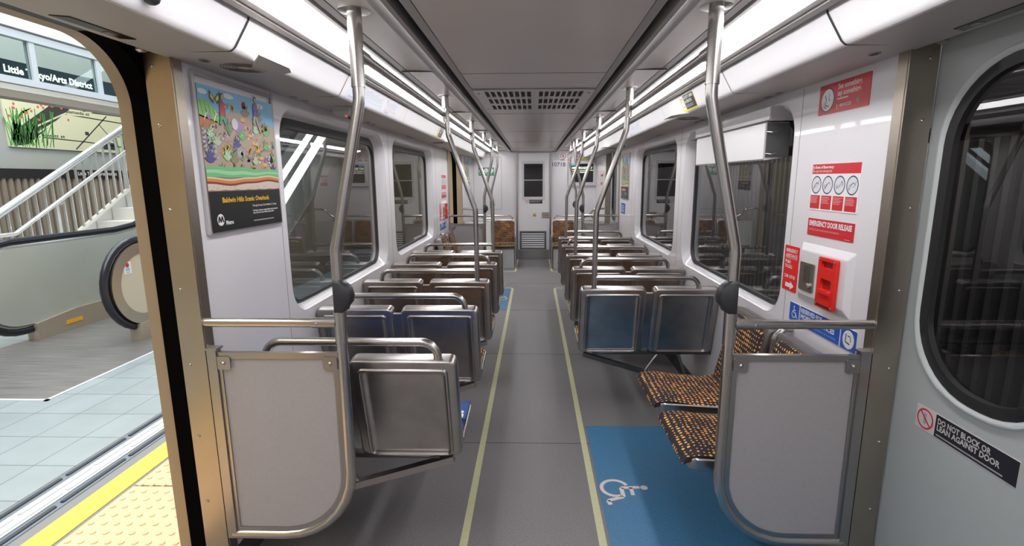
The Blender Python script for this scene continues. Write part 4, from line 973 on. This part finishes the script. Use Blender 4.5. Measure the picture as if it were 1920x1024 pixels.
# escalator
lp = thing('landing_plate', 'brown-grey ribbed steel landing plate in front of the escalator', 'landing plate', (0, 0, 0))
MB().box((-5.05, 3.38, -.01), (-3.53, 9.5, .001)).build('plate', pm('ribbed landing steel', (.21, .205, .20), .4, metal=.3, noise=.25, nscale=6, stretch=(.4, 8, 1)), lp)
MB().box((-5.2, 3.36, -.01), (-3.51, 3.385, .003)).box((-3.535, 3.36, -.01), (-3.51, 4.9, .003)).build('border', pm('bright aluminium', (.80, .82, .84), .3, metal=.3), lp)
MB().box((-4.9, 6.1, .0015), (-4.02, 6.16, .003)).box((-4.9, 6.9, .0015), (-4.02, 7.0, .003)).box((-4.93, 5.9, .0015), (-4.88, 9, .003)).build('yellow_edge', PY, lp)
def escalator_side(x, inner, lab):
    """inner: +1 when the moving steps are on its +X side"""
    t = thing('escalator_balustrade', lab, 'escalator side', (x, 0, 0), 0, 'escalator sides')
    cy, cz, r = (4.66 if inner > 0 else 4.895), .555, .435; s30 = math.tan(math.radians(31))
    def path(off, ybot=5.6):
        P_ = []
        for k_ in range(17): 
            a = -PI/2 - PI*k_/16
            P_.append((0, cy + (r - off)*math.cos(a), cz + (r - off)*math.sin(a)))
        z = cz + r - off
        P_ += [(0, 5.9, z), (0, 6.2, z + .03), (0, 6.6, z + .16), (0, 12.5, z + .16 + 5.9*s30)]
        return P_
    MB().tube([(0, 5.5, cz - r)] + path(0), .035, 12).build('handrail', pm('black handrail rubber', (.012, .014, .022), .25), t, True)
    MB().tube([(0, 5.5, cz - r + .045)] + path(.045), .024, 10).build('handrail_guide', TUBE, t, True)
    # solid panel inside the loop
    pth = path(.06); inner_pts = [(p_[1], p_[2]) for p_ in pth] + [(12.5, .2 + 5.0*s30), (7.2, .16), (6.4, .12), (5.5, .12)]
    MB().add(shape2d([inner_pts], .07), Matrix(((0, 0, 1, 0), (1, 0, 0, 0), (0, 1, 0, 0), (0, 0, 0, 1)))).build('panel', pm('pale green grey steel', (.55, .58, .54), .3, metal=.35, noise=.05, nscale=2), t)
    m = MB(); m.loops([[(xx, y_, z_) for y_, z_ in ((4.74, -.0), (12.5, 0), (12.5, .2 + 5.1*s30), (7.1, .22), (5.2, .22), (4.74, .17))] for xx in (-.05, .06)])
    m.build('skirt', pm('tan steel skirt', (.46, .40, .32), .35, metal=.4), t)
    if inner > 0:
        MB().box((.061, 5.05, .075), (.064, 5.25, .115)).build('safety_label', pm('orange label', (.9, .45, .02), .4), t)
        MB().box((.06, 5.6, .16), (.075, 5.9, .20)).build('brush', PLASTIC, t)
    else:
        MB().tube([(.0, cy + .30*math.cos(a), cz + .30*math.sin(a)) for a in [-PI/2 - PI*k_/12 for k_ in range(13)]], .022, 8).build('inner_ring', TUBE, t, True)
        ar = [-PI/2 - PI*k_/20 for k_ in range(21)]
        MB().add(shape2d([[(cy + .405*math.cos(a), cz + .405*math.sin(a)) for a in ar] + [(5.5, cz + .405), (5.5, cz + .30)] + [(cy + .30*math.cos(a), cz + .30*math.sin(a)) for a in ar[::-1]] + [(5.5, cz - .30), (5.5, cz - .405)]], .10), Matrix(((0, 0, 1, 0), (1, 0, 0, 0), (0, 1, 0, 0), (0, 0, 0, 1)))).build('newel_band', POST, t)
        MB().add(shape2d([[(cy - .02 + .30*math.cos(a*PI/18), cz + .30*math.sin(a*PI/18)) for a in range(9, 28)] + [(5.6, cz - .30), (5.6, cz + .30)]], .09), Matrix(((0, 0, 1, 0), (1, 0, 0, 0), (0, 1, 0, 0), (0, 0, 0, 1)))).build('cover', pm('cream cover', (.62, .56, .44), .35), t)
        q = Print(.09, .12, PW, r=.01); q.circ(.045, .085, .022, RED, 1).rect(.02, .03, .07, .06, PLB, 1).bars(.02, .008, .05, .015, 2, PGREY)
        o = q.place('safety_label', (.0, 0, 0), (0, 1, 0), UP, None); o.parent = t; o.matrix_basis = Matrix(((0, 0, 1, .046), (1, 0, 0, 4.66), (0, 1, 0, .68), (0, 0, 0, 1)))
        MB().box((-.12, 4.95, -.01), (.12, 5.6, .14)).build('base', pm('pale aluminium', (.46, .48, .50), .4, metal=.3), t)
    return t
escalator_side(-4.97, 1, 'far side of the escalator with a long pale panel and black handrail')
escalator_side(-3.93, -1, 'near rounded end of the escalator with black handrail, at the doorway edge')
MB_ = MB()
for i in range(13): MB_.box((-4.9, 7.2 + i*.4, -.02 + i*.24), (-4.0, 7.6 + i*.4, .0 + (i + 1)*.24 if i else .01))
tag(MB_.build('escalator_steps', pm('dark step metal', (.16, .16, .17), .4, metal=.7)), 'dark grooved moving steps of the escalator between its two sides', 'escalator steps')
# stairs beyond
t = thing('staircase', 'pale stone stairs rising beyond the escalator', 'stairs', (0, 0, 0))
m = MB()
for i in range(12): m.box((-6.12, 5.55 + i*.29, .17*i - .02), (-5.12, 5.55 + 12*.29, .17*(i + 1) - .02))
m.build('steps', pm('pale stair stone', (.62, .62, .60), .6), t)
m = MB(); m.loops([[(x, y_, z_) for y_, z_ in ((5.2, -.05), (5.3, .04), (10.9, 3.26), (10.9, 2.9), (5.75, -.05))] for x in (-6.24, -6.13)])
m.build('stringer', pm('pale stringer metal', (.66, .66, .63), .4, metal=.2), t)
t = thing('stair_railing', 'silver stair railing with two handrails and many upright bars', 'railing', (0, 0, 0))
sl = (2.345 - 1.193)/(7.822 - 5.794)
MB().tube([(-6.2, 3.0, 1.193 + .0), (-6.2, 5.3, 1.193 - .49*sl + .28 - .28), (-6.2, 10.9, 1.193 + 5.106*sl)], .05, 14, .1).build('handrail', pm('bright silver tube', (.78, .80, .82), .25, metal=.8), t, True) if False else None
BR = pm('bright silver tube', (.78, .80, .82), .25, metal=.7)
MB().tube([(-6.2, 4.6, 1.193 - 1.194*sl), (-6.2, 10.9, 1.193 + 5.106*sl)], .045, 14).build('handrail', BR, t, True)
MB().tube([(-6.12, 5.0, .93), (-6.12, 5.85, .945), (-6.12, 10.9, .945 + 5.05*sl)], .025, 12, .1).build('lower_handrail', BR, t, True)
for i in range(46):
    y_ = 5.0 + i*.125; zt = 1.193 + (y_ - 5.794)*sl - .03; zb = max(-.02, .52 + (y_ - 6.2)*.574)
    if zb < zt - .05: MB().bar((-6.2, y_, zb), (-6.2, y_, zt), .03, .012, up=(0, 1, 0)).build('upright_bar', BR, t)
m = MB()
for y_ in (6.55, 7.75): m.tube([(-6.18, y_, .86 + (y_ - 5.85)*sl), (-6.12, y_, .90 + (y_ - 5.85)*sl)], .012, 8).box((-6.235, y_ - .03, .52 + (y_ - 6.2)*.574), (-6.225, y_ + .03, .86 + (y_ - 5.85)*sl))
m.build('rail_bracket', BR, t)
# back wall with corrugated base, name band and mural
t = structure('wall_station')
GW = pm('grey station wall', (.36, .38, .37), .7, noise=.05, nscale=1)
MB().box((-8.3, YP0, 1.72), (-8.0, YP1, 5.2)).build('upper_wall', GW, t)
m = MB(); prof = []; y = 2.5
while y < 12.5: prof += [(-8.02, y), (-7.97, y + .02), (-7.97, y + .06), (-8.02, y + .08)]; y += .11
m.loops([[(a, b_, z) for a, b_ in prof] for z in (-.1, 1.62)], False, False, False); m.build('corrugated_cladding', pm('tan corrugated metal', (.42, .36, .30), .35, metal=.45), t)
MB().box((-8.05, YP0, 1.605), (-7.96, YP1, 1.75)).build('name_band', pm('near black band', (.02, .02, .022), .4), t)
p = Print(.9, .10, pm('near black band', (.02, .02, .022), .4), r=.001); p.text('Little Tokyo/Arts District', .02, .03, .055, PW, w=.84)
for k_, y_ in enumerate((8.85, 12.6)): tag(p.place('station_name_sign', (-7.958, y_, 1.63), LU, UP) if k_ == 0 else None, 'small white station name on the black wall band behind the stair bars', 'sign') if k_ == 0 else None
# mural: plain generic plan drawing with plants
p = Print(4.2, .86, pm('mural cream', (.60, .62, .44), .5), th=.02, r=.01)
KD = pm('ink dark', (.03, .035, .03), .6); GRN = pm('ink grass', (.06, .28, .05), .6)
p.poly([(.05, .20), (1.0, .86), (1.35, .86), (1.05, .62), (.30, .05), (.12, .02), (.05, .1)], KD, 1)
for q in range(3): p.line([(.03, .22 + q*.1), (.55 + q*.1, .86 - q*.06)], .035, pm('mural cream', (.60, .62, .44), .5), 2).line([(.5, .15 + q*.1), (1.15, .60 + q*.03), (1.5 + q*.1, .62 + q*.08)], .025, pm('mural cream', (.60, .62, .44), .5), 2)
p.line([(1.0, .60), (2.6, .56), (4.2, .50)], .02, KD, 1).line([(.5, .18), (1.4, .16), (3.6, .04)], .018, KD, 1).line([(1.15, .02), (1.9, .66)], .022, KD, 1).line([(1.7, .50), (2.1, .1)], .016, KD, 1).rect(1.72, .05, 2.0, .18, KD, 1).rect(1.38, .28, 1.46, .34, KD, 1)
p.line([(1.4, .70), (4.2, .74)], .05, KD, 1)
for i in range(60):
    x = random.uniform(.02, .75); x2 = x + random.uniform(-.12, .16); p.line([(x, random.uniform(0, .1)), ((x + x2)/2, .25), (x2, random.uniform(.3, .62))], .014, GRN, 3)
for i in range(24): p.circ(random.uniform(.02, 1.1), random.uniform(.45, .83), .022, pm('ink petal', (.65, .10, .06), .6), 4, n=7)
for i in range(30): x = random.uniform(2.0, 3.6); p.line([(x, .0), (x + random.uniform(-.1, .1), random.uniform(.15, .42))], .02, GRN, 3)
p.text('alameda st', 1.05, .625, .055, KD, w=.48).text('hewitt st', .55, .195, .05, KD, w=.42).text('traction', 2.0, .30, .04, KD, w=.30)
tag(p.place('mural', (-7.995, 7.78, 2.08), LU, UP), 'pale green street plan mural with red flowers and grass on the station wall', 'mural')
# glass canopy frame with the lit station name
t = thing('glass_canopy_frame', 'pale blue metal frame of glass panels high over the platform', 'canopy', (0, 0, 0))
FR = pm('pale blue grey frame', (.62, .68, .74), .35)
m = MB().box((-5.55, 2.0, 3.05), (-5.47, 14, 3.13)).box((-5.55, 2.0, 2.575), (-5.47, 14, 2.645))
m.build('beam', FR, t)
for i in range(12): MB().box((-5.54, 3.16 + i*.862, 2.6), (-5.48, 3.225 + i*.862, 3.08)).build('mullion', FR, t)
for i in range(11): MB().box((-5.515, 3.225 + i*.862, 2.64), (-5.505, 3.16 + (i + 1)*.862, 3.06)).build('glass_panel', GLASSC, t)
MB().box((-5.7, 2.0, 2.43), (-5.5, 14, 2.51)).build('lower_beam', pm('brown grey beam', (.28, .25, .22), .5), t)
MB().box((-5.9, 2.0, 3.15), (-5.45, 14, 3.28)).build('upper_fascia', pm('white fascia', (.82, .84, .86), .5), t)
t = thing('station_sign', 'lit station name sign behind the canopy glass', 'sign', (0, 0, 0))
MB().box((-5.82, 4.6, 2.69), (-5.76, 8.6, 2.87)).build('sign_board', pm('dark teal board', (.03, .07, .09), .4), t)
p = Print(1.16, .10, pm('dark teal board', (.03, .07, .09), .4), r=.001); p.text('Little Tokyo/Arts District', .02, .012, .075, pm('lit lettering', (1, .95, .80), .4, emit=2.2), w=1.13, bold=.03)
o = p.place('lettering', (-5.757, 5.68, 2.725), LU, UP); o.parent = t
# things seen behind the glass: far gallery wall and columns
t = structure('wall_gallery')
MB().box((-11.6, YP0, 2.9), (-11.4, YP1, 6.5)).build('upper_gallery_wall', pm('pale gallery wall', (.52, .55, .52), .6), t)
MB().box((-14, YP0, 5.6), (-5.2, YP1, 5.75)).build('station_ceiling', pm('pale station ceiling', (.62, .66, .68), .6), t)
for i in range(5):
    tag(MB().box((-8.9, 5 + i*2.4, 1.7), (-8.6, 5.3 + i*2.4, 5.6)).build('gallery_column', pm('grey column', (.30, .32, .33), .6)), ['first','second','third','fourth','fifth'][i] + ' grey column from the near end behind the canopy glass', 'column', 'columns behind the canopy')
# inclined bright handrails seen through the first left window
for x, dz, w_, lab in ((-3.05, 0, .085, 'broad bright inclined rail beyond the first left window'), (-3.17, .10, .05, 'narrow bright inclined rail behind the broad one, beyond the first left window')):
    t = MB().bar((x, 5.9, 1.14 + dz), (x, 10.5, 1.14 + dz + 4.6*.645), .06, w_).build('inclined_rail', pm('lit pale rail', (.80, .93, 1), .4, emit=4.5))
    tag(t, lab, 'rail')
t = structure('wall_stairwell')
MB().box((-7.0, 12.6, -.1), (-1.9, 12.8, 4.5)).build('end_wall', pm('tan station wall', (.44, .36, .24), .7), t)
MB().box((-8.0, -4.6, -.1), (-1.6, -4.4, 4.5)).build('near_end_reflector', pm('ochre reflector wall', (.45, .33, .17), .6), t)  # unseen wall behind the camera, added for the door post to reflect

# ------------------------------------------------------------------ tunnel on the right
t = structure('wall_tunnel')
m = MB(); prof = []; y = -3
while y < 16: prof += [(2.62, y), (2.62, y + .038), (2.56, y + .046), (2.56, y + .082), (2.62, y + .09)]; y += .1
m.loops([[(a, b_, z) for a, b_ in prof] for z in (-1.2, 1.78)], False, False, False); m.build('ribbed_wall', pm('dusty concrete ribs', (.33, .30, .29), .8, noise=.1, nscale=4), t)
MB().box((2.66, -3, -1.2), (2.8, 16, 4)).build('backing_wall', pm('dark concrete', (.10, .09, .09), .9), t)
MB().box((2.45, -3, 1.86), (2.66, 16, 1.92)).build('cable_shelf', pm('dark concrete', (.10, .09, .09), .9), t)
MB().box((1.4, -3, 3.6), (2.8, 16, 3.8)).build('tunnel_roof', pm('dark concrete', (.10, .09, .09), .9), t)
MB().box((1.4, -3, -1.3), (2.8, 16, -1.2)).build('trackbed', pm('brown ballast', (.10, .07, .05), .95), t)

# ------------------------------------------------------------------ light
def area(nm, loc, rot, sx, sy, p_, col=(1, 1, 1), spread=None):
    l = bpy.data.lights.new(nm, 'AREA'); l.shape = 'RECTANGLE'; l.size = sx; l.size_y = sy; l.energy = p_; l.color = col
    o = bpy.data.objects.new(nm, l); C.objects.link(o); o.location = loc; o.rotation_euler = rot
    if spread: l.spread = spread
    return o
area('gallery_fill_light', (-6.9, 7.5, 5.4), (0, 0, 0), 1, 9, 330, (1, .95, .86))  # fill light added to brighten the cladding and stairs under the ceiling
area('platform_end_warm_fill', (-3.5, -2.5, 3.6), (math.radians(-35), 0, 0), 3, .6, 110, (1, .74, .46))  # unseen warm light, added to give the left door post its orange glow
area('platform_daylight', (-4.0, 3.5, 5.4), (0, 0, 0), 4.5, 9, 560, (.93, .98, 1))
area('platform_lamp_row', (-3.2, 1.2, 4.6), (0, math.radians(-12), 0), .5, 6, 105, (1, .86, .64))
area('tunnel_fill_light', (1.9, 4, 3.4), (0, math.radians(8), 0), .2, 8, 45, (.8, .9, 1))  # area light added so the ribs show through the right windows
w = bpy.data.worlds.new('world'); bpy.context.scene.world = w; w.use_nodes = True
w.node_tree.nodes['Background'].inputs[0].default_value = (.80, .90, 1, 1); w.node_tree.nodes['Background'].inputs[1].default_value = .45
sc = bpy.context.scene
sc.view_settings.view_transform = 'Standard'; sc.view_settings.look = 'None'; sc.view_settings.exposure = 0; sc.view_settings.gamma = 1; sc.view_settings.use_curve_mapping = False
sc.cycles.use_denoising = True
sc.cycles.max_bounces = 8; sc.cycles.diffuse_bounces = 4; sc.cycles.glossy_bounces = 5; sc.cycles.transparent_max_bounces = 12
sc.cycles.sample_clamp_indirect = 6; sc.cycles.caustics_reflective = False; sc.cycles.caustics_refractive = False
